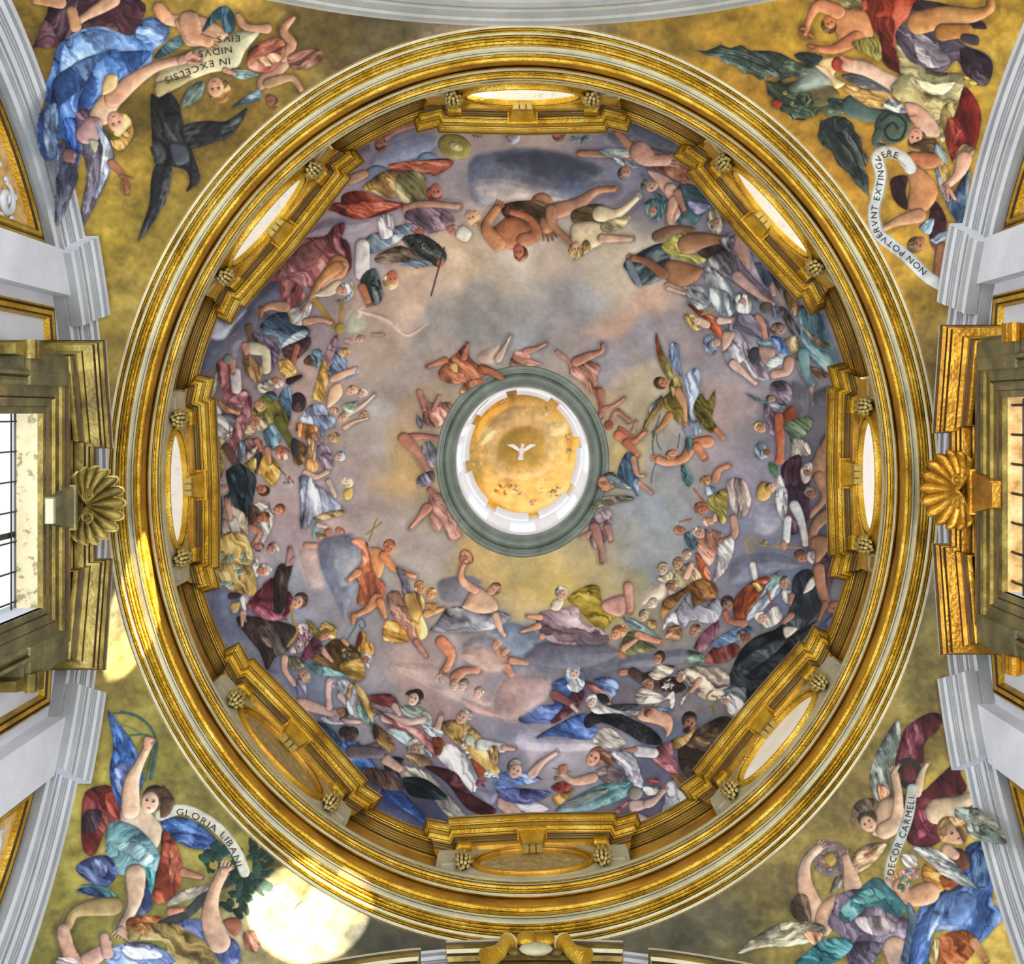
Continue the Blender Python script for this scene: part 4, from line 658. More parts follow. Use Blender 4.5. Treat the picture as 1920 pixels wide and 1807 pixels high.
DOME = """
@ 640 0 .3542
S 8c8ca4 10 190 790 400 710 510 730 470 800 250 880 150 880;S 6c7084 16 680 850 850 795 1000 785 1200 820 1385 890 1385 940 1300 1030 1150 1065 900 1060 750 1085 690 1040
S 464c5e 26 820 840 1000 800 1200 830 1360 900 1330 970 1150 980 1000 940 860 900;S bcb4b8 22 700 980 850 960 1050 1010 1200 1050 1100 1065 900 1060 760 1080
L 9c5c50 60 34 390 640 300 680 230 730;H a05c44 7c4434 210 760 42 100;E 6c5c74 110 790 45
E 9c8c34 600 775 92 66 20;E c8b860 605 775 40 24 20;E ecdc94 608 775 14
H a86c5c 8c7464 720 700 38 90;H b08070 8c98b0 910 715 48 90;H a0604c 80503c 1150 700 48 90;B 6c8c90 12 1270 725 45 30 18
E 7c90ac 190 915 62 42;E 7c94b4 455 840 52 36;L c88c6c 52 44 50 950 120 920;D a8482c 10 250 870 400 850 560 840 590 870 500 930 460 920 300 910;D c09040 60 110 990 240 900 310 930 330 1000 270 1050 170 1020;D 94844c 50 290 940 370 900 450 950 440 1060 380 1095 300 1040;H c07050 b04c34 490 1020 54 80;D 8c2c1c 20 0 1040 100 1010 250 1060 340 1080 290 1110 120 1160 30 1140;D b85830 20 100 1080 250 1080 180 1130
L c88868 60 34 350 1110 450 1080 610 1090;D 8c6874 30 340 1120 520 1100 600 1170 500 1230 380 1230;H d8a078 c88c54 700 1150 52 70;H c87c5c d0a080 595 1215 40 40;P dcd0b8 600 1245 640 1190 690 1230 660 1280;H c8745c a86848 420 1240 38 90
D 8ca0b0 40 130 1260 220 1220 360 1180 370 1210 270 1300 150 1340;D d8ccc8 80 200 1150 270 1140 275 1240 210 1262;D 3c4440 30 320 1270 430 1240 550 1330 540 1400 480 1400;E c07050 525 1390 22;T 4c3020 8 545 1310 475 1565;B 1c2420 14 440 1300 70 30 9
D 5c4834 20 190 1350 320 1300 440 1380 300 1390 190 1390;D 8ca0b0 20 300 1390 420 1370 480 1400 380 1420;L d8c8c0 74 80 110 1300 110 1440;H d0704c c8a058 260 1480 54 80;D 3c4844 80 100 1480 180 1420 220 1560 190 1612 150 1600;L c06c48 44 34 110 1520 140 1590;B 1c2824 16 170 1510 36 60 9
L b87850 115 70 1060 1080 1090 1200;D 5c4428 30 860 1080 1050 1060 1110 1110 1050 1180 880 1160;P b8683c 820 1190 900 1140 1000 1180 1030 1240 960 1290 900 1320 840 1290 780 1240;L c07440 75 46 830 1290 765 1200 820 1105;L b8683c 66 34 960 1270 1030 1240 1000 1160 900 1120;H b86440 7c3c24 950 1335 50 85
L c07c54 84 32 1120 1120 1250 1080 1350 1010 1440 1000;L b47450 56 36 1110 1110 1120 1190 1220 1285
D 6c5430 20 1220 1120 1330 1080 1400 1100 1370 1190 1240 1190;P e0c898 1220 1190 1370 1180 1400 1270 1290 1330 1230 1310;L dcc498 84 32 1370 1130 1460 1130 1560 1050;D b8a868 20 1380 1180 1530 1140 1480 1210 1390 1230;H dcb088 b89048 1235 1320 46 80;D b8904c 80 1290 1270 1320 1310 1270 1360 1230 1370;L d8a880 48 26 1380 1260 1530 1262
S 4c5468 14 1520 620 1700 680 1807 720 1807 800 1650 780 1540 700;S 7c84a0 14 1380 700 1540 720 1500 780 1400 760
L a87858 32 48 1260 810 1400 815 1530 822;D a0b8b8 10 1370 790 1500 790 1530 830 1400 830;D 98b0b4 40 1440 830 1570 880 1500 890;H b07c60 5c5450 1495 912 44 90
L c08868 95 32 1660 840 1540 780 1460 700;D 8c4c34 40 1580 800 1720 860 1807 880 1807 970 1740 930 1620 870;P dca890 1620 900 1720 930 1780 1000 1790 1100 1730 1050 1660 960;D 548c90 60 1590 920 1640 1000 1740 1060 1807 1130 1780 1190 1700 1100;H d0a088 8c7c6c 1630 980 48 150;L d8a890 64 32 1740 1000 1780 1110 1745 1175
D 548488 80 1605 1080 1660 1050 1705 1100 1690 1160 1640 1165;H b87c64 44606c 1655 1122 38 90
D 3c4c54 150 1505 1380 1700 1285 1740 1400 1690 1480 1570 1512 1515 1440;P 6c7c88 1505 1380 1530 1370 1590 1500 1570 1512 1520 1450
@ 1140 220 .3714
D 7c4430 35 200 200 330 200 420 270 500 350 400 340 300 290;L c08c78 100 60 160 170 210 210 290 215;D 4c7880 40 360 340 460 350 560 430 500 460 440 540 380 500 350 420;D 7078b0 20 400 420 520 440 450 490;D b0b090 80 505 490 545 455 580 500 570 580 530 585 505 540;H b07c64 8c8468 538 535 32 90;P 6c4c48 560 440 600 480 620 520 580 530
L d8a088 50 22 330 420 310 510 350 555;L b07c68 40 26 350 380 380 460
L 7c5438 55 40 250 600 340 565 420 570;D a09c3c 30 270 640 380 580 430 600 400 680 500 700 460 740 320 700;L 9c6c48 95 70 400 640 490 620 590 632;P 94603c 300 720 420 740 480 770 440 830 350 855 280 800;L 94583c 48 36 280 790 200 730 130 710;D 54443c 30 450 680 560 640 600 680 520 720
D 70607c 70 600 590 690 600 760 760 830 930 780 900 700 800 640 700;L b08878 66 44 650 620 690 720 690 780;D 74747c 60 500 720 600 660 640 760 560 820 480 790
D a0aeb4 80 490 760 560 780 640 900 640 990 570 960 500 860;D 887890 60 640 700 720 790 820 900 800 950 700 880;L c49c90 54 22 650 800 740 880 830 940;T 7c5c3c 6 570 790 760 920;D c8c4c0 80 640 900 690 885 722 930 700 985 650 975;H c0988c c8c4c0 676 925 28 90
D b0b0b8 40 380 860 480 850 520 950 420 910;L d8a888 36 30 300 850 400 885;D b84c28 40 400 940 480 980 560 1020 480 1015;D 5c4830 80 880 870 940 900 960 990 920 980;D 5c8890 20 960 950 1080 990 1080 1023 970 1010;L c49484 30 24 820 820 835 890;D 40404c 60 820 740 900 850 880 900 820 800
D 6c6878 60 560 620 640 600 620 680;E 6c5c50 800 960 36 30;D 4c5c74 70 700 620 760 680 830 800 800 860 740 740
@ 1160 540 .2435
D a0b0b8 40 480 20 660 40 700 120 620 170 560 100;D 90a4ac 80 700 0 850 40 880 200 800 220 720 120;L d8b090 34 24 380 0 500 40;D d0d0cc 80 890 80 950 40 1020 90 1010 190 930 190 890 140;H c8a090 d0d0cc 950 112 42 70
D 605c74 30 860 220 1000 200 1150 260 1150 400 1060 380 950 330;D c85024 45 530 100 640 190 760 270 800 330 790 400 700 310 650 220;T b08c48 14 640 200 700 180 745 150;P e8c0a0 600 220 700 260 690 310 620 290;H e8bc98 c8a048 575 240 62 180;D d0a850 50 500 230 530 200 590 290 650 310 570 325
D b8b4bc 60 780 240 860 260 1000 420 1160 690 1040 690 960 560 880 640 800 500 880 420;D 84748c 60 960 400 1060 540 1160 690 1060 670 980 540;P d8a88c 800 340 890 340 860 430 800 480;L e0b8a8 60 40 780 250 850 250;D 7c94a8 60 650 400 700 355 760 400 740 500 680 500;H d8a890 7c94a8 738 435 54 170;L d8b09c 66 30 880 580 960 650 1050 730
E 3c444c 1050 520 52 68;P c49888 1080 440 1200 470 1180 580 1100 560;D a0acb4 20 1140 570 1280 490 1320 560 1220 600 1160 650;L c89078 80 70 1310 560 1290 640 1200 660;L c88c70 46 50 1070 220 1110 280 1130 400;D 5c8090 10 1070 400 1160 400 1180 460 1080 440
D 4c74c0 70 1170 370 1280 400 1300 520 1220 470;H b08878 6c4c48 1230 310 66 150;D 8090b0 80 1180 150 1240 150 1240 220 1190 220;D b89c6c 85 1270 400 1380 380 1420 600 1410 680 1360 540 1290 440;D 403c48 60 1230 160 1290 160 1400 340 1340 360 1280 260
D 5c8c98 70 1390 140 1540 190 1620 340 1700 560 1690 700 1560 620 1430 480 1400 300;L 6c9ca4 84 60 1420 500 1440 650 1480 740;L d0a498 38 24 1480 770 1495 890;D c0985c 60 1400 280 1500 370 1620 430 1600 460 1520 430 1440 340;D 8c6438 80 1270 30 1370 60 1390 190 1340 205 1290 100;D 6c4c38 20 1480 600 1620 660 1560 700 1500 660
S 8c90a4 14 1580 220 1680 300 1740 520 1700 560 1620 360;S 646478 14 1330 720 1450 800 1450 960 1380 980;S 545868 14 1500 800 1640 760 1650 880 1500 900
D 5c4c60 60 1170 740 1260 710 1330 760 1330 860 1290 900 1200 850;F 4c8078 20 980 810 1060 840 1160 890 1060 870;H b07c60 5c5458 1170 855 40 200;D 6c7890 20 1150 890 1280 900 1300 960 1200 960;P 843c24 1265 960 1340 900 1380 1000 1380 1050 1270 1030;D 605068 80 1120 890 1200 960 1220 1120 1150 1100;H d09874 c8ac70 1090 1065 54 200
L b05c3c 66 76 1230 990 1245 1200 1240 1320;D 5c7c5c 40 1270 1050 1460 990 1480 1080 1350 1200 1310 1130;D d0ccbc 60 1340 1160 1460 1200 1470 1290 1360 1290 1400 1360 1340 1380;D 6c8ca4 60 1045 1230 1090 1185 1140 1220 1110 1320 1060 1300;H 9c6440 6c8ca4 1130 1275 46 190;D 3c6c44 60 1160 1340 1220 1370 1210 1460 1160 1400
D 604054 80 1250 1380 1390 1280 1420 1420 1470 1480 1460 1650 1300 1700 1290 1550;D d4d4d0 70 1220 1440 1280 1500 1300 1650 1260 1790 1210 1680;P d0a044 1060 1560 1100 1490 1160 1510 1170 1600 1120 1640 1070 1620;H dca890 d0a044 1175 1535 50 180
P b48868 1500 1300 1560 1180 1640 1080 1645 1500 1560 1520 1470 1400;P a07458 1560 1180 1640 1100 1640 1220 1580 1260;L b88060 84 50 1540 1450 1590 1600 1480 1740;P c8c4bc 1395 1410 1430 1350 1490 1350 1470 1480 1420 1500;H b87c60 c8c0b8 1450 1410 48 200;H a06c54 94887c 1480 1570 56 200;D 5c3c50 60 1380 1600 1470 1650 1450 1800 1330 1790
F 7c7030 70 290 350 340 480 400 600 430 700 380 700 320 600 285 450;F a03c20 70 288 350 310 450 330 560 300 520;F 6c88b0 80 400 420 460 440 470 560 490 680 440 640 390 540;F a08c40 120 330 830 240 930 185 1090 270 1000 330 900;F 5c7080 120 330 830 250 900 230 960 300 880
D 8ca4c4 90 500 700 580 620 625 640 620 800 570 950 640 1090 560 1140 490 1080 540 900;D 6c6420 60 580 900 640 810 680 870 740 790 740 900 720 1000 760 1080 700 1110 610 1020;D 847428 70 390 740 440 670 480 720 500 850 480 1040 430 1010 400 960 330 940 340 850 390 800;L c8945c 64 34 450 790 500 900 510 1030;L c08454 20 12 510 1040 545 1080;L b07c44 56 30 390 980 340 1050 280 1105;H b87c50 5c3c24 330 735 64 200;L d08850 42 36 750 1090 800 1150;P d0b870 400 760 430 770 420 840
T 3c6c64 9 280 1110 260 1200 270 1300;T 3c6c64 8 320 970 260 1150;T 3c6c64 8 290 1130 300 1200 330 1250;T 3c6c64 8 290 1340 260 1420 250 1500;T 3c6c64 8 470 1120 455 1230
L d08458 88 64 690 1180 570 1210 500 1310 380 1340 310 1320;L cc7c50 70 50 600 1220 650 1290;H d8946c c08050 410 1280 50 170;D 3c7470 80 520 1150 570 1170 540 1270 510 1210;D 3c6c6c 60 480 1370 520 1370 570 1470 540 1530 490 1470
P d8704c 0 1060 110 1140 80 1200 0 1170;L d8704c 74 34 0 1130 100 1180 190 1110;L d06c48 64 30 60 1190 140 1280;L c87c70 46 30 0 950 60 1020;D 4c7094 70 0 1380 70 1260 150 1340 150 1600 100 1540 0 1500;L c88870 46 22 110 1310 140 1430 190 1440;L d09070 40 22 160 1500 250 1570;F 707c7c 10 0 1590 110 1610 60 1640;L c88070 34 20 110 1100 130 1030
H d08c64 c08850 680 1480 54 180;L cc8458 60 44 740 1470 770 1400 830 1370;T b08058 18 580 1550 660 1660;H d0744c b86844 640 1700 58 170
@ 1160 900 .2435
S a8a0b0 20 1030 250 1100 180 1230 200 1250 330 1150 420 1040 380;S 70748c 24 900 600 1200 560 1400 660 1200 700 880 800
D 503448 70 1270 60 1400 60 1430 200 1380 400 1300 400 1280 260;D d8d8d4 80 1215 90 1290 60 1300 200 1265 320 1215 200;L d8d8d0 74 60 1350 190 1400 300 1440 480;L d8d8d4 60 54 1300 300 1290 460
D b09c3c 50 700 130 840 60 840 200 820 330 780 330 740 250 680 200;D b09890 80 840 0 960 0 1020 150 980 270 920 280 850 170;D 7ca0b8 70 680 40 740 60 720 110 670 110
T a86c3c 18 580 70 680 190;T a0683c 14 470 320 560 300;H d0744c b86844 640 210 58 190;H d89070 c88058 690 320 48 200;L dc9c7c 40 26 740 300 740 270;H b87454 a8704c 470 390 50 200;D 4c6c74 60 500 420 570 400 600 500 550 540
D c08468 70 650 380 780 400 820 470 760 560 700 660 620 560 600 480;H d09878 d0b098 620 400 54 200;D d06438 60 590 560 640 600 710 740 680 780 610 680;L c08870 54 62 880 290 890 420 790 480;D b0b4b8 70 770 500 880 440 880 560 820 700 720 790 760 620
D d0b888 60 300 750 430 690 540 640 640 740 560 830 440 820 350 790;S e0c4a8 10 200 880 330 780 350 900 180 960;L d8a484 40 50 560 650 520 740;H e0b898 d8b888 335 680 54 -60;H c89470 b8845c 450 640 54 -50;H e0b8a0 d8b890 520 570 44 -60;H c88464 c08c60 400 820 54 -70;P d8b8a0 380 840 440 860 420 920 390 900
D 8c5c24 40 330 1080 340 930 470 850 620 760 740 800 760 890 680 940 580 980 540 860 400 1000;D b0b8cc 50 440 1000 540 870 560 980 700 920 820 930 740 1100 560 1080 500 1140 400 1090 340 1160 360 1070;D 94643c 10 380 1140 470 1120 480 1220 380 1220;P a87c4c 385 1140 470 1122 470 1140 390 1155;L d89c80 34 26 370 1200 400 1180
H e0b8a0 d8c8a8 260 950 50 -60;H e0bc9c d8c090 190 1040 50 -60;D d8a850 30 220 1080 280 1080 290 1130 240 1140;S e09880 12 20 940 90 820 110 950 40 1010
F 6c8c8c 30 30 1060 120 1070 240 1150 330 1240 230 1220 120 1150;D 8c9058 20 60 1180 150 1170 200 1240 290 1300 120 1350 0 1340;L e0906c 64 40 150 1190 300 1240;H e0906c c87848 20 1160 50 -90;L d07850 54 40 0 1340 60 1380;L dc9870 50 30 40 1290 130 1230
H a8806c 3c3434 830 950 66 -60;D a84820 110 900 900 1030 780 1100 850 1090 920 1000 1050 900 1060 880 990;L e0dcd0 48 40 1030 650 1050 750;D c8502c 20 1060 760 1180 740 1130 800 1060 800;D d0a040 60 1030 790 1120 810 1080 860
F 7ca4a0 120 1080 900 1200 720 1250 710 1240 780 1110 930;D c8ccd0 130 1040 960 1220 800 1240 850 1150 960 1040 1060 980 1080;T b84838 15 1140 840 1190 980 1240 1100
D 2c3440 80 1350 740 1480 690 1530 880 1560 960 1500 1060 1400 1150 1300 1110 1330 900;P dcd8cc 1470 760 1530 740 1500 830 1420 870;H b08468 8c8070 1280 790 54 -100;D c8c0b0 80 1255 850 1330 860 1320 950 1270 930;D dcd4c0 60 1110 1060 1220 960 1260 1060 1180 1130 1120 1130;H d8a48c d0ccc4 1090 1060 54 -100;L b87860 50 30 1330 890 1320 940;L a8705c 50 40 1330 1040 1270 1090
D 6c3c54 80 640 1180 720 1110 790 1090 720 1240 650 1320 580 1290;H b07860 84604c 590 1160 56 -80;D 70302c 60 650 1400 740 1280 840 1240 940 1300 830 1400;D 5c7ca8 20 700 1260 850 1160 980 1120 1030 1150 940 1220 780 1290;H 94604c 8c8c8c 970 1200 64 200;D 5c8478 10 530 1310 660 1350 640 1420 520 1400;L b8684c 46 64 820 1020 860 1080 960 1100
D 1c242e 30 860 1480 940 1310 1050 1210 1200 1150 1270 1110 1380 1160 1520 1080 1440 1200 1330 1330 1220 1450 1110 1620 1000 1800 970 1720 980 1600 900 1600 850 1560;D 303c4c 30 900 1440 1100 1280 1300 1200 1240 1300 1060 1440 940 1520;P dcd4c0 1270 1130 1380 1140 1290 1215
S 6c7088 12 0 1380 250 1330 500 1300 500 1400 200 1440 0 1460
L c88468 54 40 20 1480 100 1470;L 54403c 72 84 110 1480 200 1540;D 54403c 30 180 1500 300 1480 420 1560 300 1640;D d8cdb8 20 230 1490 300 1430 380 1420 440 1450 340 1530 260 1530;H b87c5c 4c342c 315 1370 58 -80;D 382c2c 30 330 1530 450 1520 520 1600 430 1640 330 1600;B e0e0d8 10 370 1570 50 35 18
D cdc3ae 30 480 1470 600 1430 760 1440 850 1500 840 1620 740 1700 600 1660 620 1600 540 1640 480 1740 480 1680 540 1600;H c89478 cabfae 480 1510 50 -100;L c89078 44 32 620 1540 560 1620;H b87c5c 6c4c3c 220 1570 62 -80;D d0c8b4 10 130 1650 190 1600 300 1640 360 1680 280 1720 150 1720;D dcd8cc 160 0 1780 200 1760 330 1700 420 1620 430 1720 400 1760 380 1680 250 1760 150 1807 0 1807
T 9c7c30 15 720 1620 680 1660 690 1730 740 1740 760 1680 720 1660;T 8c6c2c 14 720 1740 740 1807;D 6c7478 20 800 1620 900 1590 970 1640 980 1700 880 1680;D dcdad4 60 830 1650 900 1650 960 1710 970 1800 850 1800;H d8a898 dcdcdc 825 1690 44 200
L b88060 94 62 1640 240 1530 330 1490 440 1500 560;P b8805c 1480 450 1560 420 1640 460 1600 560 1520 640 1490 560;D 5c4458 70 1560 640 1650 500 1690 620 1640 800 1600 900 1590 700;L b47858 86 46 1540 680 1560 820 1610 960 1640 1000;L b07454 46 24 1640 960 1760 930;L b07454 46 20 1590 950 1540 1070;H c08068 a07060 1410 580 60 190;D c8c4bc 80 1450 560 1510 540 1500 640 1460 620
T b08c44 15 1400 520 1200 510 1090 490 1060 470 1040 440 990 440 975 490 1000 560 1040 530 1010 490;E c08068 1270 500 26 40;B c0a050 6 1110 490 50 20 18;S 5c6484 16 1500 1150 1720 980 1730 1100 1600 1200;P 5878b8 1590 1100 1640 1050 1640 1130
@ 380 380 .2324
S 8c8098 20 700 380 900 180 1100 120 1350 150 1200 240 900 270 760 350;S 5c6078 20 340 860 460 700 600 620 640 720 560 800 460 860 440 980 380 1050 250 1100 170 1150 260 920
S 566080 20 0 1180 120 1080 200 1110 160 1240 0 1370;S 7c7c90 20 200 1120 380 1040 600 1100 500 1150 400 1180 300 1160 250 1300;S b0bcd8 10 60 1080 100 940 200 980 330 860 340 890 240 1000 170 1100
D 6c2428 20 1010 60 1050 0 1190 20 1160 110 1060 70;D 9c3820 20 1170 110 1200 0 1600 0 1420 80 1300 130
D 8c4444 55 490 640 560 560 650 450 740 390 800 290 980 270 1060 190 1140 160 1140 230 1120 280 1180 330 1200 520 1100 600 980 640 900 740 860 680 700 680 600 640;D ac6460 50 700 420 900 300 1000 320 900 500 700 560;D 6c2c34 70 1060 200 1140 170 1120 280 1180 350 1190 500 1130 420 1060 380;D 9c4c48 80 650 600 760 650 830 740 760 830 700 850 640 780 620 690
P c88048 940 620 1040 440 1130 430 1180 500 1140 600 1040 640 960 700;D dcac84 50 960 600 1080 480 1160 490 1100 560;L c07840 96 60 1080 520 960 620 880 760;P d8b894 900 740 1000 680 1090 620 1130 660 1060 740 960 760;H d09070 c0c8d0 1135 695 66 10;D c0c8d0 60 1080 790 1170 760 1215 680 1190 630 1225 740 1150 800;T d0a040 10 1212 660 1222 770
D dcd4c4 120 680 860 770 830 860 770 880 840 830 960 760 1020 720 950;T c8ac70 20 690 870 720 960 760 1030;L c06c4c 30 20 800 870 850 800;T b08028 42 900 790 990 890 1090 1040;T b08028 32 1130 800 1110 950 1100 1030;E b08c34 1110 1010 44;L d08860 58 36 830 960 950 940 1030 965
L c0845c 84 52 660 840 560 830 480 860;L b0704c 36 20 480 860 470 920;L 94583c 40 30 520 920 560 940;D 4c6c84 40 460 1000 560 900 680 890 720 980 840 1000 860 1060 760 1140 620 1180 600 1080 500 1060;D 94acb8 20 640 1140 760 1040 860 1030 800 1110 680 1170
D 5c3c44 40 640 1180 760 1120 860 1080 870 1150 800 1230 700 1290;L a0583c 52 40 760 1160 720 1300;D 44687c 60 880 1200 940 1180 970 1230 940 1320 890 1310;H 6c3c2c 3c5c70 870 1270 60 10;D b88830 50 620 1270 700 1270 760 1370 680 1420 620 1350;B e0b848 8 690 1340 60 60 20
L 7c5038 56 50 370 1000 390 1110;D 6c5c78 50 400 1050 560 1110 620 1200 570 1330 540 1200 440 1140;L d0c49c 100 80 380 1170 500 1200 510 1340;D 7c5428 70 330 1230 380 1220 470 1320 480 1400 430 1450 370 1400 330 1330;L c87c64 56 36 340 1150 350 1210;H c87c60 d0ccc4 600 1450 56 10;D c8bca4 20 430 1490 540 1420 580 1500 480 1540
L 2c2428 58 30 700 1440 790 1400;E 3c2c30 770 1610 68 82;P 5c4444 730 1640 770 1600 800 1660 760 1690;D 4c7494 80 610 1570 700 1480 720 1600 700 1770 640 1740
D 843c44 80 110 1300 180 1270 240 1400 300 1500 360 1520 350 1640 200 1640 150 1500;D b87078 20 200 1600 300 1530 360 1530 340 1640 240 1650;L ccc8cc 88 80 260 1370 272 1500;L c88870 54 40 240 1280 240 1350;E 7c8078 205 1260 42;D cacac8 70 40 1560 110 1360 120 1450 90 1550;D d4d4d0 60 80 1620 200 1700 280 1740 260 1807 80 1807;D d88c58 40 90 1570 200 1640 300 1690 290 1730 180 1690
D 843c4c 70 330 1640 390 1560 390 1700 330 1807 300 1807;D 8c8434 70 400 1700 480 1560 600 1590 690 1720 680 1807 560 1780 480 1807;H c89060 c8a860 460 1640 56 0;H c8705c d8c8a8 430 1750 54 0;D 40586c 50 500 1540 560 1520 600 1560 560 1590
D c08c90 70 980 1240 1060 1080 1090 1100 1040 1280 1000 1380;D d0a43c 70 890 1560 960 1290 1000 1300 1010 1420 980 1600 920 1590;D 7c94b8 60 1010 1400 1090 1160 1150 1240 1160 1330 1080 1400;L e0a888 54 64 1050 1420 1160 1370 1230 1350;T 7c9cc0 18 1160 1420 1230 1390 1250 1330;P e8b88c 1020 1500 1100 1450 1130 1530 1080 1610 1000 1650;H e8b08c c89868 1200 1510 52 0;H e8b498 d8a880 1290 1530 46 0;H d89c64 c88c4c 1140 1210 50 -20
D a0b0d0 80 820 1680 900 1620 980 1640 1060 1790 1040 1807 800 1807;H e8a888 d89878 1140 1720 46 0;H e8a484 dc9c7c 1300 1710 46 0;L e8b898 54 22 1160 1700 1280 1640 1380 1550;D a8c0a0 20 1120 1640 1250 1600 1200 1700;H e0a480 d89c74 1060 1680 40 0
H d8a494 d0a08c 1170 1120 38 0;H d8a08c d09c88 1270 1095 42 0;S c8c09c 16 1150 980 1230 860 1320 1000 1200 1050;L d8a08c 26 20 1380 1060 1450 1060;S d8a898 12 1230 840 1290 830 1280 920 1240 920;S e8b49c 10 1270 860 1500 920 1640 1050 1800 970 1800 990 1650 1080 1480 960 1280 890
@ 380 780 .1771
D d0ceca 30 110 0 380 0 370 230 230 250 110 220;T b06c60 14 220 200 360 150;T b06c60 14 285 120 290 260;T a85c54 12 230 130 340 240;D b06c78 70 370 0 460 0 440 150 370 320 330 400 290 300
D 9c8c4c 80 110 260 230 250 240 480 200 640 130 690;B c8742c 14 170 380 40 120 14;B 4c7c7c 12 170 400 44 130 14;D b8a078 20 430 200 500 60 560 60 540 190 460 230;H c88870 d0b890 560 100 78 0;D c0b080 50 600 40 680 40 680 140 620 160
D 5c8ca0 60 640 160 800 80 830 230 780 350 700 330;L 6c6c24 96 96 800 30 870 170 950 300;D 6c4c24 70 950 250 1060 280 1110 360 1060 500 980 510 950 400;E 3c3838 975 330 44 100
L 6c4444 94 80 250 330 350 500;D 70484c 50 440 240 620 260 600 360 480 410;D 5c7c98 70 380 300 450 260 440 400 380 500;L d87c5c 60 50 570 260 610 350;D c8c0a0 60 460 400 570 320 560 380 480 460;D 504450 80 540 440 620 380 640 480 560 620;D c09428 60 580 580 640 430 700 400 820 540 800 660 720 740 640 640;L d88860 64 40 680 350 710 480
H c86c50 c88868 835 390 92 20;T 6c3c28 12 730 480 880 630;B c06050 8 910 680 36 40 16;B 5c7c6c 6 910 700 50 40 16;D dcc060 50 430 520 560 440 560 560 500 600
H b08078 d8d4cc 190 740 80 180;D 14222c 70 250 580 360 510 420 510 560 640 550 800 480 1060 380 1030 300 900 220 860 280 800 260 700;D 24384a 70 300 620 420 560 480 700 440 860 360 800
D d8dcd0 40 530 940 640 900 690 970 620 1000;H c0704c 4c3028 635 790 78 0;D dcdad0 70 620 1000 740 1000 740 1150 640 1340 620 1180;T 4c6c7c 16 700 920 720 1010 760 1040;H d88c60 b06848 810 980 70 0;D 5c4034 60 490 960 590 970 590 1150 490 1150;H b8704c 8c4c2c 640 1065 76 0
L c88064 74 50 500 1180 600 1230 540 1350;D b0a48c 80 220 960 330 960 460 1060 480 1260 400 1180 250 1250 190 1160;L d8d8d8 94 90 320 1110 375 1290;L d09880 62 46 260 900 290 1070;L d09880 22 14 260 900 245 870;L d09880 20 14 280 910 285 870;D 7c3028 50 180 1310 300 1220 350 1360 230 1360
D 3c4458 80 110 880 200 860 200 1250 120 1330;D c8a448 60 130 1330 400 1220 500 1360 530 1540 460 1640 570 1800 240 1800 140 1600;B 8cacA8 16 180 1480 50 60 22;B 98b4a8 14 290 1500 44 60 22;B 90aca0 14 440 1490 50 60 22;B 90a89c 8 370 1670 30 36 20;D 6c5c3c 40 150 1600 300 1700 500 1780 400 1800 220 1720
D e0dcd4 60 520 1640 560 1500 600 1560 580 1700;H b87860 6c4c44 590 1390 64 0;H c08878 8c7868 740 1390 76 0;H d88c68 c8c4bc 645 1620 86 0
D 443830 60 770 1650 830 1560 930 1600 900 1750 770 1800;L d89078 64 48 910 1560 920 1420;L d89078 26 18 930 1540 970 1490;L d89078 20 12 920 1430 925 1390;D 8c3c58 40 650 1770 740 1710 770 1800 650 1807
D 98a4c4 60 1060 0 1370 0 1390 100 1290 160 1260 280 1220 120 1050 60;D dc8434 90 990 80 1100 80 1220 120 1180 230 1200 420 1220 560 1130 600 1080 500 1150 350 1100 250 1010 220;D e8a868 90 1110 240 1190 240 1190 480 1130 420;H d89868 c88c50 1390 220 70 20;D a88898 60 1210 320 1320 320 1380 460 1360 560 1260 540;H e0a888 9cb0c4 1450 420 68 10;L e8b898 74 60 1090 600 1200 640 1310 590;L dc8c64 50 36 1170 200 1200 240
D a8b0c8 80 1020 640 1150 650 1200 720 1300 780 1440 920 1480 1000 1300 1020 1180 1100 1060 1220 1030 1080 1060 860;D 8894b4 100 1030 660 1120 660 1080 900 1040 1100;P d8ac40 1490 800 1580 750 1580 860 1510 885;H e8bca0 d8b47c 1525 700 76 10;L e8c0a8 62 40 1330 690 1400 840;D c09458 20 1190 1060 1460 990 1480 1040 1220 1110
S 8cb8a8 8 1160 1130 1280 1110 1230 1200 1160 1320;H d88460 c07850 1450 1230 66 30;L d88860 84 46 1330 1230 1340 1320 1395 1375;D b08044 20 1190 1230 1300 1260 1240 1300;L e09068 74 60 1100 1370 1240 1370;L e09068 40 30 1200 1490 1260 1460;L ecbcac 50 40 1220 1150 1300 1170
S 7c7c90 14 1260 1330 1480 1250 1600 1260 1560 1350 1660 1480 1640 1620 1560 1807 1300 1807 1240 1560;S a4a4b0 16 1340 1480 1450 1390 1650 1450 1640 1600 1440 1700 1380 1807;S e0b09c 26 1030 1400 1240 1420 1240 1560 1290 1780 1150 1807 1050 1560;H e8a888 c8a078 1480 10 54 0;L e8b088 50 24 1500 120 1600 60 1740 20
@ 400 1060 .1992
S 6c7898 24 0 180 60 120 160 260 170 420 300 620 420 850 430 920 300 850 0 600;D c8a04c 60 20 0 330 0 400 130 400 280 280 280 120 200;B 90a89c 16 150 170 130 30 20;B 94a898 10 240 70 40 50 22;D c8c8c8 80 250 280 340 290 310 420 260 420;P 4c2c34 150 260 250 260 250 300 150 320;P c8a858 160 360 250 340 230 430 175 440
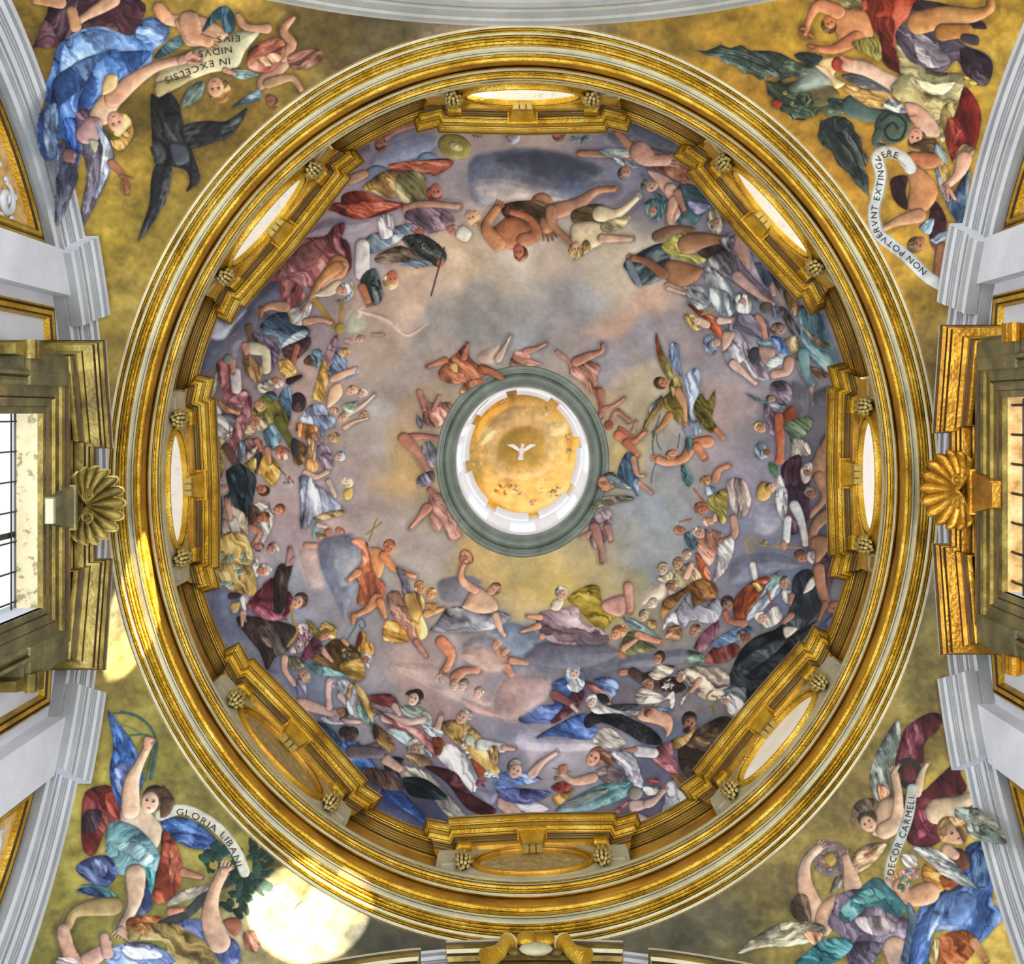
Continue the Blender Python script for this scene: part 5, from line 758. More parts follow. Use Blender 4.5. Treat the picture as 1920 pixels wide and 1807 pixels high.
D 3a3230 70 230 480 400 480 600 520 740 560 780 620 700 800 580 870 520 980 500 1000 440 820 330 680 240 560;D 5c5048 60 400 560 560 600 560 760 480 740;D 6c2838 60 320 400 360 310 490 170 590 120 570 280 560 420 660 450 700 250 745 300 730 420 640 510 520 515;D 44342c 80 590 60 730 0 740 30 700 180 700 280 650 440 570 420 570 200;D 944458 50 420 380 560 440 650 460 620 510 500 510 380 440;L d8a898 62 24 280 450 270 560;L d8a898 20 12 290 470 310 530
D c8a4a0 60 800 560 900 560 950 660 900 780 770 830 720 810 780 700;B a8342c 30 850 680 80 110 13;B e8dcd4 20 850 680 80 120 13;B a8342c 10 680 470 30 50 12;T c8902c 24 730 380 750 520 790 620 700 760;D 9c4c60 50 820 870 960 640 1010 700 990 800 900 880;H d89c7c 6c5040 815 340 92 -60
D 6c4820 30 920 880 1060 750 1140 690 1250 720 1380 820 1420 1000 1390 1080 1280 1060 1100 960;D b8862c 30 1180 930 1380 880 1430 1010 1380 1085 1250 1040;B 8c9470 8 1260 830 60 50 20;L d89880 64 30 1020 790 1110 890;D 443034 60 960 780 1010 740 1020 820 970 830;D dc9830 80 1350 800 1360 720 1380 620 1440 640 1440 700 1500 740 1510 830 1420 830;P 6c2c1c 1380 620 1405 690 1350 800 1340 740;H b8745c d8ccc0 1450 880 56 -80;P d8d4cc 1430 920 1470 920 1460 970
D b09038 40 870 510 960 560 1040 700 960 680;D d0a040 20 1000 590 1060 530 1160 590 1150 680 1090 680;H d88c6c c89040 1050 645 60 -40;T 6c7c88 18 1260 700 1330 590 1350 540 1400 500 1430 560 1400 600 1370 560;L d08c5c 40 40 1220 700 1260 740;D 6ca09c 20 870 900 1050 950 1280 1040 1160 1040 1000 1030 900 960
S 7880a8 10 530 1000 640 1000 780 1180 820 1300 700 1250 600 1100;F 94906c 60 690 860 820 870 860 950 740 980;H c89c80 a08458 850 1040 74 40;L d8a890 64 52 670 870 670 980 760 1110;D 8c88b0 50 780 1080 860 1110 880 1200 860 1280 800 1260
L d0a090 96 96 820 1290 1000 1350 1150 1400;L d8a494 54 64 1090 1080 1080 1200 1090 1330;H a8705c 5c4834 1220 1380 66 60;L e0b0a0 50 36 1220 1460 1370 1470;B d8a0a4 8 1110 1100 40 50 16;B d8a0a4 6 1400 1490 36 40 14;D b8b4c8 20 1000 1430 1150 1430 1240 1490 1100 1490;D 2c4c6c 40 950 1470 1100 1520 1220 1680 1200 1780 1100 1640
D d8d8d4 60 1170 1080 1290 1090 1250 1200 1180 1190;L d8a090 60 36 1190 1220 1240 1290;D d0cfc8 70 1250 1290 1330 1100 1350 1300 1400 1440 1290 1400;D b0853c 70 1330 1100 1450 1220 1510 1340 1500 1480 1400 1340;D 6ca090 50 1350 1310 1420 1360 1500 1500 1470 1500 1380 1420;D c89454 80 1270 1130 1320 1110 1290 1260 1260 1220
D b05c58 30 1460 1230 1540 1210 1680 1220 1740 1300 1560 1290;L e0b0a0 64 48 1550 1290 1720 1340;D c07c70 30 1500 1340 1600 1380 1720 1440 1807 1500 1807 1560 1640 1520 1560 1430;T 8cacac 22 1510 1440 1680 1360
P 3c3838 1180 1560 1230 1510 1300 1530 1280 1600 1210 1620;H 5c4840 443834 1290 1590 84 -40;D 3c6cb0 40 1200 1700 1350 1660 1380 1700 1400 1807 1230 1807;L 7c6454 64 84 1400 1740 1600 1680;D 94682c 50 1490 1560 1520 1490 1620 1560 1700 1680 1680 1760 1560 1680;P 3c2c30 1500 1540 1520 1490 1560 1580 1520 1640
@ 640 1167 .3542
S c0b8cc 14 920 580 1050 600 1330 610 1400 660 1250 680 960 670;S 5c6074 20 1000 170 1150 100 1380 100 1470 200 1400 260 1200 200 1100 260;S 4c5c90 14 150 960 300 980 430 1060 430 1110 250 1040 140 990;S 888898 20 640 120 760 60 860 160 700 220;S c8a8a0 24 280 230 460 220 640 300 800 420 700 440 500 360;S a09098 20 820 360 960 290 1040 340 1000 500 860 520
D a8b8a0 30 310 450 400 440 470 490 470 550 380 520;D b04848 20 140 390 260 380 300 450 200 440;L e0b49c 54 36 230 500 350 525 430 512;D bc6c68 45 200 470 330 540 450 580 500 700 430 650 300 560;D 9cb0b0 45 240 560 370 590 480 700 420 700 300 620;D ccd0d0 30 430 540 520 560 540 600 470 600;P 3c342c 340 380 370 355 420 370 400 395;H e0b498 40342c 395 400 50 -70;T 8ca8a0 5 220 270 310 420;L dcac94 36 24 280 440 305 480
D dcd8d8 60 500 700 560 640 660 700 720 820 700 900 620 820;D a04824 60 480 610 540 620 530 690 500 700;D d8a850 60 530 530 640 520 740 600 780 700 840 790 760 800 660 680 560 600;B d8c8a8 14 680 640 60 90 14;E b8c0b0 680 620 26 30;P b04c20 690 720 780 800 730 820;L e0dcd4 56 50 740 640 850 662;L d09478 32 18 860 662 912 668;L d8a088 36 28 510 550 525 500;H c89478 b0a090 650 500 50 -60;D c89450 80 785 660 830 660 830 745 790 740
D 342830 40 230 720 330 720 300 780 330 880 250 850;H c09880 b09c8c 385 668 56 -80;D 9c7c54 40 330 700 440 700 480 760 400 760;D 54242c 40 440 760 600 790 680 900 820 990 760 1020 660 980 560 850;D ccc8b8 40 300 760 430 780 520 850 640 1000 680 1030 560 1020 450 890 330 830;D 14242c 20 330 820 450 830 560 920 520 940 380 920 340 880;L d8a488 58 40 240 725 305 770
D 2c5cac 50 0 640 90 640 180 760 200 830 100 790 0 720;L 6c5c64 70 56 60 680 200 690;L 5c5468 66 60 0 800 180 880;D 2c54a8 40 220 880 300 880 400 980 440 1060 330 990 240 950;D 705044 60 100 780 220 780 330 880 220 880
D b8b4c8 20 850 930 950 920 1100 980 1000 1010;L d8a898 76 60 860 950 930 1020;D 545c9c 20 830 880 1000 880 1110 900 1000 960 860 940;D 6c88c8 30 830 800 960 790 1060 830 960 860 820 880;L d8b09c 50 26 1010 800 1060 740 1130 692;H d8a088 6c6454 915 770 56 -60;S 8c8cac 8 720 880 820 900 800 960 740 920;B e0e0e0 10 790 810 40 24 14;B a85050 5 740 850 24 20 14
F c0c4d4 60 1440 690 1560 760 1600 860 1550 870 1480 780;D 5c94a0 160 1130 1000 1240 920 1400 850 1530 840 1540 900 1400 970 1240 1010;D a8bcb0 160 1160 970 1300 900 1420 880 1280 970;D 7c6c70 20 1350 780 1440 760 1510 820 1400 850;L d8a890 54 32 1330 820 1230 840 1170 800;H d8a088 7c4c34 1350 715 62 -60;D 7c5038 30 1370 680 1450 700 1440 750 1400 750
T 8c6c2c 6 1120 770 1220 790;E b08030 1138 825 15;D a83c38 20 1110 870 1170 840 1230 880 1150 900;D c08c38 50 1120 920 1230 890 1150 970;P b87c50 1150 760 1190 750 1190 790 1160 790
D 4c6cb8 25 940 500 1030 440 1130 430 1090 350 1180 290 1240 340 1200 420 1120 520 1040 530 960 530;D 4870c4 20 1030 610 1140 540 1290 480 1360 590 1290 620 1120 600;D 5c7cb8 20 1340 300 1420 290 1470 330 1430 400 1350 360;D 6c3440 70 1110 520 1180 440 1230 360 1290 370 1250 450 1140 530;D 94544c 40 1290 310 1350 330 1430 400 1400 420 1320 360;L 94504c 50 34 1130 380 1220 430;D 84a8d8 70 1190 260 1270 250 1290 330 1250 350 1200 330;D d8dcd8 60 1190 340 1240 290 1290 320 1250 370;H dcb098 a8b8d8 1225 255 48 -75;T c8a040 5 1215 218 1262 232;L e0b8a0 26 18 1220 440 1245 465;L d8a890 26 20 1405 405 1420 440
D 1c2028 15 1290 500 1400 440 1560 430 1560 450 1480 480 1640 560 1700 640 1600 640 1500 580 1380 530 1300 560;D d8d8d0 15 1310 420 1360 400 1400 440 1540 480 1600 450 1580 490 1440 480 1340 480;P 1c2028 1350 380 1400 380 1420 420 1380 425;H e0b8a0 dcd8d0 1322 412 38 -60;D c0c0bc 20 1330 630 1370 560 1440 570 1510 640 1420 665
L d8845c 64 44 530 100 580 170 555 240;L c88060 58 40 600 290 650 255 715 250;P cc8c68 800 120 860 150 900 200 880 250 830 190;L d09070 32 24 860 160 915 115;L d09470 40 26 900 200 980 212;L d08c70 44 34 875 235 900 275;H d09070 c08454 825 112 34 -80
H e0b8a0 d0a088 600 330 34 -90;H d8b09c b09480 650 330 36 -80;H e0b4a0 d0a890 730 370 34 -90;H dcb4a8 ccac98 520 300 30 -90;S d8a49c 8 640 400 820 470 830 500 700 470
@ 1140 1200 .2188
D 40342c 50 600 920 700 820 830 720 1000 650 1100 720 1000 850 880 1000 800 1150 700 1190 620 1100;D 6c5438 40 660 860 820 800 960 720 860 900 700 920;D a07830 40 540 860 660 810 760 730 700 850 640 910 560 940;H a8705c 2c2828 690 690 84 -60;P 2c2828 650 760 700 740 690 790 650 790;D a85c6c 60 400 930 530 870 560 960 600 1080 600 1150 520 1130 400 1050 380 990;L d8d4d4 94 84 260 950 390 965;L c07c60 48 24 230 940 120 942;D 9c6c3c 50 550 1150 620 1150 690 1250 640 1290 560 1210
D c8ccd8 60 500 1240 560 1200 620 1290 690 1290 730 1390 600 1450 450 1560 480 1400;F b8b8c8 50 20 960 180 960 270 1100 250 1220 170 1180 100 1060;D e0dcd8 10 300 1260 420 1260 440 1310 340 1330
P d8b0a4 180 1380 300 1370 380 1400 300 1450 200 1470;L d8a898 74 54 340 1400 400 1370 470 1290;E 8c8478 230 1310 66 60;D a04850 30 30 1480 150 1390 190 1370 110 1470;P e0b8ac 90 1530 200 1470 340 1520 330 1590 200 1600;D b85048 20 330 1200 400 1180 440 1200 400 1240
P d89c7c 250 640 320 580 410 580 540 650 550 760 500 830 480 750 380 710 280 690;H c08060 7c5038 350 620 46 150;D 4c7094 20 420 570 560 600 480 620
@ 580 960 .3229
S 7c7c90 10 60 170 200 130 280 170 290 240 280 400 220 560 200 620 120 440 60 290;S a0a0ac 14 130 210 260 220 270 380 180 420;S 808498 8 740 420 800 380 940 370 1000 420 940 470 880 540 780 520;S 7c90b0 10 1060 700 1160 640 1280 680 1350 740 1290 800 1200 830 1120 760;S 6c6c80 14 1290 790 1360 750 1700 770 1790 830 1600 900 1400 900 1250 860;S b89898 18 1080 1080 1150 960 1380 960 1380 1080 1200 1200 1090 1180;S c0a098 14 880 830 1000 780 1140 880 1050 930
D cc6840 80 240 170 290 150 350 200 400 370 440 420 430 600 400 560 280 530 290 420 240 360 300 300 300 220;P e0904c 350 210 430 220 440 290 410 380 370 340;L e08850 50 26 430 250 500 330 610 370;H d88050 b06034 460 200 46 -60;T b08434 8 330 130 420 60;T b08434 8 345 170 390 40;L e08c54 60 32 390 500 340 560 260 600;L dc844c 30 22 258 600 252 640;L d8804c 50 22 410 520 440 605;L dc8c58 46 30 280 350 235 385;T c8c4b8 5 345 180 360 250
F 7c7c90 70 500 320 560 360 590 480 550 500 530 400;D e0b058 70 540 500 620 460 670 520 660 600 690 700 640 740 580 640;D b07c68 60 450 480 520 460 560 560 640 760 680 830 600 760 480 600;D e09c38 30 440 640 520 640 580 740 520 760 430 740;H d8945c c08850 640 435 42 -80;H e09c5c c88c4c 710 475 38 -80;L e0a860 44 26 680 590 770 562;P c89040 670 530 740 530 720 570;L d89070 34 20 620 750 675 830
D 9ca0b0 20 740 640 800 560 900 550 1000 590 1080 570 1160 600 1140 640 1060 680 940 700 800 700 700 690;P e0ac88 890 530 960 430 1030 460 1080 510 1090 570 1000 590 900 560;L dca078 48 28 960 450 890 400 880 340 905 285;T a85c40 12 880 230 910 220 945 250 945 290 910 300 875 280 880 230;B c06850 12 912 262 42 42 9;H d89c78 a86c40 1075 450 46 -50;L dcb090 42 24 1080 600 1110 680 1130 710
D a08418 20 1500 500 1600 430 1680 430 1700 520 1780 580 1740 650 1680 680 1560 560;D 8c7080 15 1340 580 1460 560 1560 550 1580 640 1700 680 1730 760 1500 770 1380 740 1320 650;P d8d0bc 1400 560 1420 510 1480 510 1450 570;H d8b090 d8d4c8 1460 470 46 -70;L d89870 34 18 1340 610 1270 602;L d89870 38 20 1330 660 1235 690;E d89c80 1350 720 20
P d89480 1700 520 1840 480 1820 600 1720 580;L d88c74 54 40 1850 430 1860 560;H e09870 c88050 1790 700 46 -80
@ 740 600 .2767
D c06844 30 300 340 420 220 480 170 510 250 560 300 620 330 610 420 500 430 340 420;L c8704c 44 24 340 270 230 310;L c06c4c 44 20 470 250 490 165;L b8603c 56 26 600 330 690 370 730 400;D a85c3c 40 450 500 520 420 600 410 560 450;P d8a850 375 300 420 290 425 350 390 345
S b8a090 8 560 230 700 160 690 280 600 290;L c0a090 54 18 700 260 740 190 780 110;D b87860 20 780 320 810 220 900 200 930 260 1000 300 860 315;L c08068 44 18 890 210 960 190 1020 160
L b87c68 30 34 1100 215 1170 270 1200 330;D a86c54 50 1180 360 1230 300 1300 270 1390 310 1370 400 1380 520 1320 480 1240 400;L c07c60 66 24 1230 280 1320 240 1400 210 1405 170;L a8604c 54 34 1390 480 1400 560 1395 640;L b87058 38 20 1420 600 1480 580 1550 530;L b88068 38 24 1470 690 1500 620 1590 680;E 98502c 1450 712 34
D b87460 70 180 500 240 560 380 560 370 650 300 720 200 700 190 600;L b87460 38 30 165 485 200 600;L c07c68 34 24 300 520 260 600;L b86c5c 44 40 100 790 190 785 290 800;D 74707c 60 180 860 240 820 290 900 270 1000 210 960;L c07860 76 40 60 800 150 890 220 1020;D 68606c 60 160 1060 260 1020 260 1100 160 1130;D 5c5c70 70 150 640 190 690 180 740 150 700
D a86c5c 60 240 1180 320 1180 400 1330 450 1460 370 1490 330 1400 290 1440 240 1360 230 1240;L c07860 66 24 220 1270 170 1330 110 1400;L b8705c 44 40 240 1150 280 1200
D 8c7078 70 1320 1380 1420 1280 1470 1310 1440 1480 1340 1540;L a87060 66 28 1350 1400 1390 1520 1400 1625;L b07868 44 30 1440 1400 1460 1480;P b8806c 1240 1470 1330 1420 1310 1480
"""
run(PENDENTIVES); run(DOME)
EXTRA = """
@ 740 600 .2767
L b8603c 54 26 590 330 690 370 735 398;D 9c5030 40 450 500 470 440 530 405 610 395 600 430 560 445 500 475;D 8c4c28 20 1380 1090 1410 1055 1470 1040 1500 1090 1440 1160 1385 1130;F 708088 20 1430 1060 1540 1080 1600 1140 1500 1130;F 6c6450 10 1340 1275 1350 1240 1450 1190 1620 1210 1520 1235 1420 1260
"""
run(EXTRA)
LANTERN = """
@ 0 0 1
E e2c074 979 850 118 128
@ 740 600 .2767
S e4ac48 22 520 720 600 600 740 520 760 600 640 680 560 820;S e4b050 22 1080 560 1200 660 1240 860 1180 960 1160 760;S e0a840 22 560 1060 620 1180 800 1300 1000 1290 1160 1180 1220 1040 1180 1200 1000 1330 700 1310 540 1140
S d0bc90 30 760 600 1000 600 1080 800 1040 1020 800 1080 640 960 620 760;S ecd8a4 14 600 760 680 740 640 820 580 840;S ecd8a4 14 1040 700 1160 690 1160 760 1060 780
B e8d0a8 5 560 965 30 30 13;B e8d0a8 5 1180 800 20 30 14;B e4c8a0 5 1180 890 20 20 14;B d89c54 12 740 1150 70 34 16;B ecd8b0 8 840 1150 50 30 16;B ecd8b0 8 1050 1140 60 60 14;B e8ccA0 6 940 1230 30 30 14;B e8d0a4 6 1020 620 24 24 12;B e8d0a4 6 740 560 24 24 12;B ecd8b0 6 1110 1170 40 40 12
S b89c50 18 700 860 760 760 900 720 1000 780 1020 900 960 1000 840 1020 720 960
"""
yy_, xx_ = np.mgrid[0:HC, 0:WC]; inn_ = (np.hypot(xx_ - CX, (yy_ - 895) / SQ) < 700)[..., None]
lum_ = (CV * np.array([.3, .55, .15], np.float32)).sum(-1, keepdims=True); CV[:] = lum_ + (CV - lum_) * np.where(inn_, .78, .86)
CVM = CV.copy(); run(LANTERN)
GD, GP, GL = 1.14, .76, 1.25
TINT = (.98, 1.01, 1.03)
# ================================================================ SIDE ARCHES, WALLS, WINDOWS, PEDIMENTS
XW, R0, Z0 = 4.32, 4.32, 7.68
YT, YB = AY - 4.32 * SQ, AY + 4.32 * SQ
def arch_pt(kind, al, q, e):
    """point of the arch at angle al, q inside the curve, e behind the arch plane"""
    r = R0 - q; s, c = math.sin(al), math.cos(al)
    if kind in ('left', 'right'):
        return ((-1 if kind == 'left' else 1) * (XW + e), AY + SQ * r * s, Z0 + r * c)
    return (r * s, (YT - e) if kind == 'top' else (YB + e), Z0 + r * c)
# profile (q, e)
AP = [(-.03, .06), (-.03, -.03), (.035, -.03), (.045, .0), (.10, .012), (.105, .03), (.118, .03), (.123, .045), (.136, .045), (.141, .06), (.205, .065), (.212, .085), (.225, .085), (.235, .075), (.262, .075), (.275, .095), (.282, .11), (.345, .118), (.345, .235)]
AM = [0, 0, 2, 0, 2, 0, 2, 0, 2, 0, 2, 0, 2, 0, 1, 1, 0, 1]  # grey recess faces and dark risers carry the moulding's shade as colour
def arch_sweep(kind, a0, a1, de=0, prof=AP, mi=AM, caps=False, n=None, mats=None):
    n = n or max(8, int(abs(a1 - a0) * 60)); b = MB()
    al = [a0 + (a1 - a0) * k / n for k in range(n + 1)]
    b.grid([[arch_pt(kind, a, q, e + de) for a in al] for q, e in prof], mi=mi)
    if caps:
        for a in (a0, a1): b.add([arch_pt(kind, a, q, e + de) for q, e in prof] + [arch_pt(kind, a, prof[-1][0], .3), arch_pt(kind, a, prof[0][0], .3)], [tuple(range(len(prof) + 2))], 0)
    return b
rad = math.radians
for kind in ('left', 'right', 'top', 'bottom'):
    o = arch_sweep(kind, -rad(78), rad(78)).build('trim_%d' % ntrim, [M['archw'], M['grey'], M['joint']] if kind in ('top',) else [M['white'], M['grey'], M['joint']]); ntrim += 1  # 'joint' colours the dark risers, the moulding's shade
    tag(o, 'pale stepped moulding of the great arch at the ' + kind, kind='structure')
# lunette walls
LW = {}
for kind, w0 in (('left', .895), ('right', .75)):
    sx = -1 if kind == 'left' else 1
    def W(u, z, d, sx=sx, w0=w0): return (sx * (XW - d), w0 + u, z)
    b = MB(); zb = 4.0
    # wall with the window cut out; strips either side of the opening
    al = [rad(-80 + 160 * k / 64) for k in range(65)]
    pts = [arch_pt(kind, a, .34, .235) for a in al]
    y0, y1 = w0 - .87, w0 + .87
    for k in range(64):
        p, q = pts[k], pts[k+1]; ym = (p[1] + q[1]) / 2
        lo = 10.4 if y0 < ym < y1 else zb
        b.add([p, q, (q[0], q[1], lo), (p[0], p[1], lo)], [(0, 1, 2, 3)])
    o = b.build('wall_' + kind, M['white'], None, 0); tag(o, 'white plaster wall under the arch at the ' + kind, kind='structure')
    sh = 0 if kind == 'left' else -rad(1.6)
    for (a0, a1, q0, q1, nm) in ((-31.2, -21.4, -31.9, -25.6, 'upper'), (25.1, 35.8, 29.4, 36.9, 'lower')):
        a0 = rad(a0) + sh; a1 = rad(a1) + sh; q0 = rad(q0) + sh; q1 = rad(q1) + sh
        o = arch_sweep(kind, a0, a1, de=-.13, caps=True, n=10).build('trim_%d' % ntrim, [M['white'], M['grey'], M['joint']]); ntrim += 1  # 'joint' colours the dark risers, the moulding's shade
        tag(o, 'white stepped capital on the %s side of the %s window' % (nm, kind), kind='structure')
        ya, yb = AY + SQ * 3.96 * math.sin(q0), AY + SQ * 3.96 * math.sin(q1)
        ya, yb = ya, yb; pa, pb = arch_pt(kind, q0, .33, 0), arch_pt(kind, q1, .33, 0)
        e = .06; b = MB()
        vs = [(sx*(XW+e), ya, pa[2]), (sx*(XW+e), yb, pb[2]), (sx*(XW+e), yb, zb), (sx*(XW+e), ya, zb), (sx*(XW+.234), ya, pa[2]), (sx*(XW+.234), yb, pb[2]), (sx*(XW+.234), yb, zb), (sx*(XW+.234), ya, zb)]
        b.add(vs, [(0,1,2,3),(4,7,6,5),(0,4,5,1),(1,5,6,2),(0,3,7,4)])
        o = b.build('pilaster', M['white'], None, 0)
        tag(o, 'flat white pilaster strip on the %s side of the %s window' % (nm, kind), 'pilaster', 'white pilaster strips')
    # gilded panel frames
    def bar(b, P, prof, mi):   # P: list of (u,z) world y, mitred sweep on the wall plane
        V = [Vector(p) for p in P]; n = len(V); mit = []
        for i in range(n):
            ns = []
            if i > 0: d = (V[i]-V[i-1]).normalized(); ns.append(Vector((-d.y, d.x)))
            if i < n-1: d = (V[i+1]-V[i]).normalized(); ns.append(Vector((-d.y, d.x)))
            mit.append(ns[0] if len(ns) == 1 else (ns[0]+ns[1]) / max(1 + ns[0].dot(ns[1]), .35))
        b.grid([[(sx*(XW - d), V[i].x + mit[i].x*o_, V[i].y + mit[i].y*o_) for i in range(n)] for o_, d in prof], mi=mi)
    fprof = [(0, -.235), (0, -.17), (.02, -.16), (.035, -.18), (.05, -.155), (.085, -.165), (.095, -.185), (.11, -.18), (.125, -.24), (.14, -.33)]
    fmi = [0, 0, 1, 0, 0, 1, 0, 0, 2]
    FMt = [M['gold'], M['line'], M['golddk']]
    for (aa, ab, inner, nm) in ((-74, -31.3, -1, 'upper'), (34.1, 74, 1, 'lower')):
        A = [rad(aa) + sh * (0 if inner < 0 else 1) + (rad(ab) - rad(aa)) * k / 24 for k in range(25)]
        if inner > 0: A = [rad(74) + (rad(38.2) + sh - rad(74)) * k / 24 for k in range(25)]
        else: A = [rad(-74) + (rad(-33.2) + sh + rad(74)) * k / 24 for k in range(25)]
        path = [(arch_pt(kind, a, .43, 0)[1], arch_pt(kind, a, .43, 0)[2]) for a in A]
        ye, ze = path[-1]; path += [(ye, zb)]
        pth = path
        # make the inside of the frame lie on the left of the path
        if inner < 0: pr = [(-a_, d_) for a_, d_ in fprof]
        else: pr = fprof
        b = MB(); bar(b, pth, pr, fmi)
        root = empty('panel', (0, 0, 0)); tag(root, 'gilt framed stucco scroll panel at the %s corner of the %s wall' % (nm, kind), 'panel', 'gilt framed stucco panels')
        b.build('frame', FMt, root)
        b = MB(); inn = [(p[0], p[1] - .16) for p in path]
        for k in range(len(A) - 1): b.add([(sx*(XW+.232), path[k][0], path[k][1]-.05), (sx*(XW+.232), path[k+1][0], path[k+1][1]-.05), (sx*(XW+.232), path[k+1][0], zb), (sx*(XW+.232), path[k][0], zb)], [(0,1,2,3)])
        b.build('panel_ground', M['revgold'], root, 0)
        # scrolling acanthus relief
        b = MB(); r_ = random.Random(3)
        dirn = -1 if inner < 0 else 1
        for k in range(15):
            cy = ye + dirn * (.27 + .34 * (k % 5) + .05 * (k // 5)); top = Z0 + math.sqrt(max(.1, (R0 - .78) ** 2 - ((cy - AY) / SQ) ** 2))
            cz = top - .10 - .40 * (k // 5); hd = 1 if k % 2 else -1
            sp = [(sx*(XW+.21), cy + hd * (.15 - .006*j) * math.cos(j*.42), cz + (.15 - .006*j) * math.sin(j*.42)) for j in range(22)]
            b.tube(sp, [.016 + .018 * math.sin(j/21*PI) for j in range(22)], 6)
            for j in range(0, 16, 3): b.ball((sx*(XW+.21), cy + hd*.18*math.cos(j*.42), cz + .18*math.sin(j*.42)), (.02, .03, .05), 6, 4)
        b.build('scroll_relief', M['stucco'], root)['kind'] = 'stuff'
    # small panel frame between pilaster and window
    for (inner, nm) in ((-1, 'upper'), (1, 'lower')):
        ang = (rad(-24.8) if inner < 0 else rad(28.5)) + sh
        p = arch_pt(kind, ang, .50, 0); ye, ze = p[1], p[2]
        path = [(ye, 8.0), (ye, ze), (ye - inner * .9, ze + .14)]
        pr = [(-a_ if inner < 0 else a_, d_) for a_, d_ in fprof]
        b = MB(); bar(b, path, pr, fmi); root = empty('panel', (0, 0, 0)); tag(root, 'plain gilt framed white panel on the %s side of the %s window' % (nm, kind), 'panel', 'plain gilt framed panels'); b.build('frame', FMt, root)
    # window opening
    wr = empty('window_%d' % (9 if kind == 'left' else 10)); tag(wr, 'tall leaded window in the %s wall' % kind, kind='structure')
    b = MB(); dp = -.21 if kind == 'left' else -.26
    b.add([W(-.87, 10.4, -.02), W(.87, 10.4, -.02), W(.87, 10.4, dp), W(-.87, 10.4, dp)], [(0,1,2,3)], 0)
    for s in (-1, 1): b.add([W(s*.87, 10.4, .02), W(s*.87, 10.4, dp - .1), W(s*.87, 4, dp - .1), W(s*.87, 4, .02)], [(0,1,2,3)], 1)
    b.build('window_reveal', [M['reveal'], M['white']] if kind == 'left' else [M['revgold'], M['white']], wr, 0)
    # bars
    if kind == 'left':
        for k in range(7): b = MB(); z = 10.4 - .1; yy = -.80 + .268 * k; b.box(W(yy, 7.4, dp), (.012, .014, 6)); b.build('window_bar', M['black'], wr, 0)
        for k in range(8): b = MB(); b.box(W(0, 10.30 - .32 * k, dp), (.012, 1.74, .012)); b.build('window_bar', M['black'], wr, 0)
        b = MB(); b.box(W(.21, 10.0, dp - .02), (.02, .05, .8)); b.build('window_bar', M['black'], wr, 0)
        b = MB(); b.box(W(.21, 9.3, dp + .06), (.04, .52, .74)); b.build('window_sash', M['black'], wr, 0)
    else:
        for k in range(7): b = MB(); yy = -.80 + .262 * k; b.tube([W(yy, 10.41, dp + .20), W(yy, 10.30, dp + .22), W(yy, 4, dp + .22)], .013, 6); b.build('window_bar', M['black'], wr)
        for k in range(8): b = MB(); b.tube([W(-.86, 10.12 - .3 * k, dp + .22), W(.86, 10.12 - .3 * k, dp + .22)], .010, 6); b.build('window_bar', M['black'], wr)
    # daylit glass
    b = MB(); b.add([W(-.95, 10.55, dp - .04), W(.95, 10.55, dp - .04), W(.95, 4, dp - .04), W(-.95, 4, dp - .04)], [(0,1,2,3)]); b.build('pane', M['skyglass'], wr, 0)
    # window surround
    root = empty('window_surround', W(0, 10.4, 0)); root.location = (0, 0, 0)
    tag(root, 'gilded window surround with broken pediment on the %s wall' % kind, 'pediment')
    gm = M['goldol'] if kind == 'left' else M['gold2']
    sp = [(0, -.02), (0, .03), (.06, .035), (.065, .055), (.12, .06), (.135, .085), (.15, .07), (.24, .075), (.25, .10), (.28, .115), (.31, .10), (.33, .13), (.36, .135), (.38, .10), (.40, -.23)]
    smi = [0, 0, 1, 0, 0, 1, 0, 0, 0, 0, 1, 0, 0, 0]
    for nm, P in (('side_moulding', [(-.87, 4), (-.87, 10.398)]), ('side_moulding', [(.87, 10.398), (.87, 4)]), ('head_moulding', None)):
        b = MB()
        if P: 
            # mitred end at the head
            V = P; rows = []
            for o_, d in sp:
                if V[0][0] < 0: rows.append([W(-.87 - o_, 4, d), W(-.87 - o_, 10.4 + o_, d)])
                else: rows.append([W(.87 + o_, 10.4 + o_, d), W(.87 + o_, 4, d)])
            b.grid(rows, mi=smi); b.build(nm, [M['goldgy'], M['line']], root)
        else:
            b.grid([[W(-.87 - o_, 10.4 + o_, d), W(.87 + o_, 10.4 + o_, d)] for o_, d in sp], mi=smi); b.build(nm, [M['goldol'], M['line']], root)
    for s in (-1, 1):     # ears and consoles
        b = MB(); 
        for (du, dd, z0, z1) in ((.10, .13, 9.9, 10.72), (.14, .09, 9.86, 10.76)):
            cc = W(s * (1.20 + du/2), (z0+z1)/2, dd/2 - .1); b.box(cc, (dd + .2, du + .16, z1 - z0))
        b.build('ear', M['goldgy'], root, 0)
        b = MB(); cc = W(s * 1.42, 9.98, .02); b.box(cc, (.34, .16, .10)); cc = W(s*1.42, 9.84, -.02); b.box(cc, (.26, .13, .2), taper=.7)
        b.tube([W(s*1.34, 9.90, .13), W(s*1.50, 9.90, .13)], .05, 10); b.build('console', gm, root)
        # pediment half
        pr = [(.10, 10.72), (.14, 10.73), (.14, 10.79), (.165, 10.80), (.17, 10.83), (.20, 10.85), (.205, 10.88), (.29, 10.885), (.295, 10.93), (.315, 10.935), (.32, 10.97), (.345, 10.99), (.345, 11.02), (.36, 11.03), (.36, 11.06), (-.23, 11.08)]
        pm = [0, 0, 1, 0, 0, 1, 0, 1, 0, 1, 0, 0, 1, 2, 2]
        b = MB(); rows = []
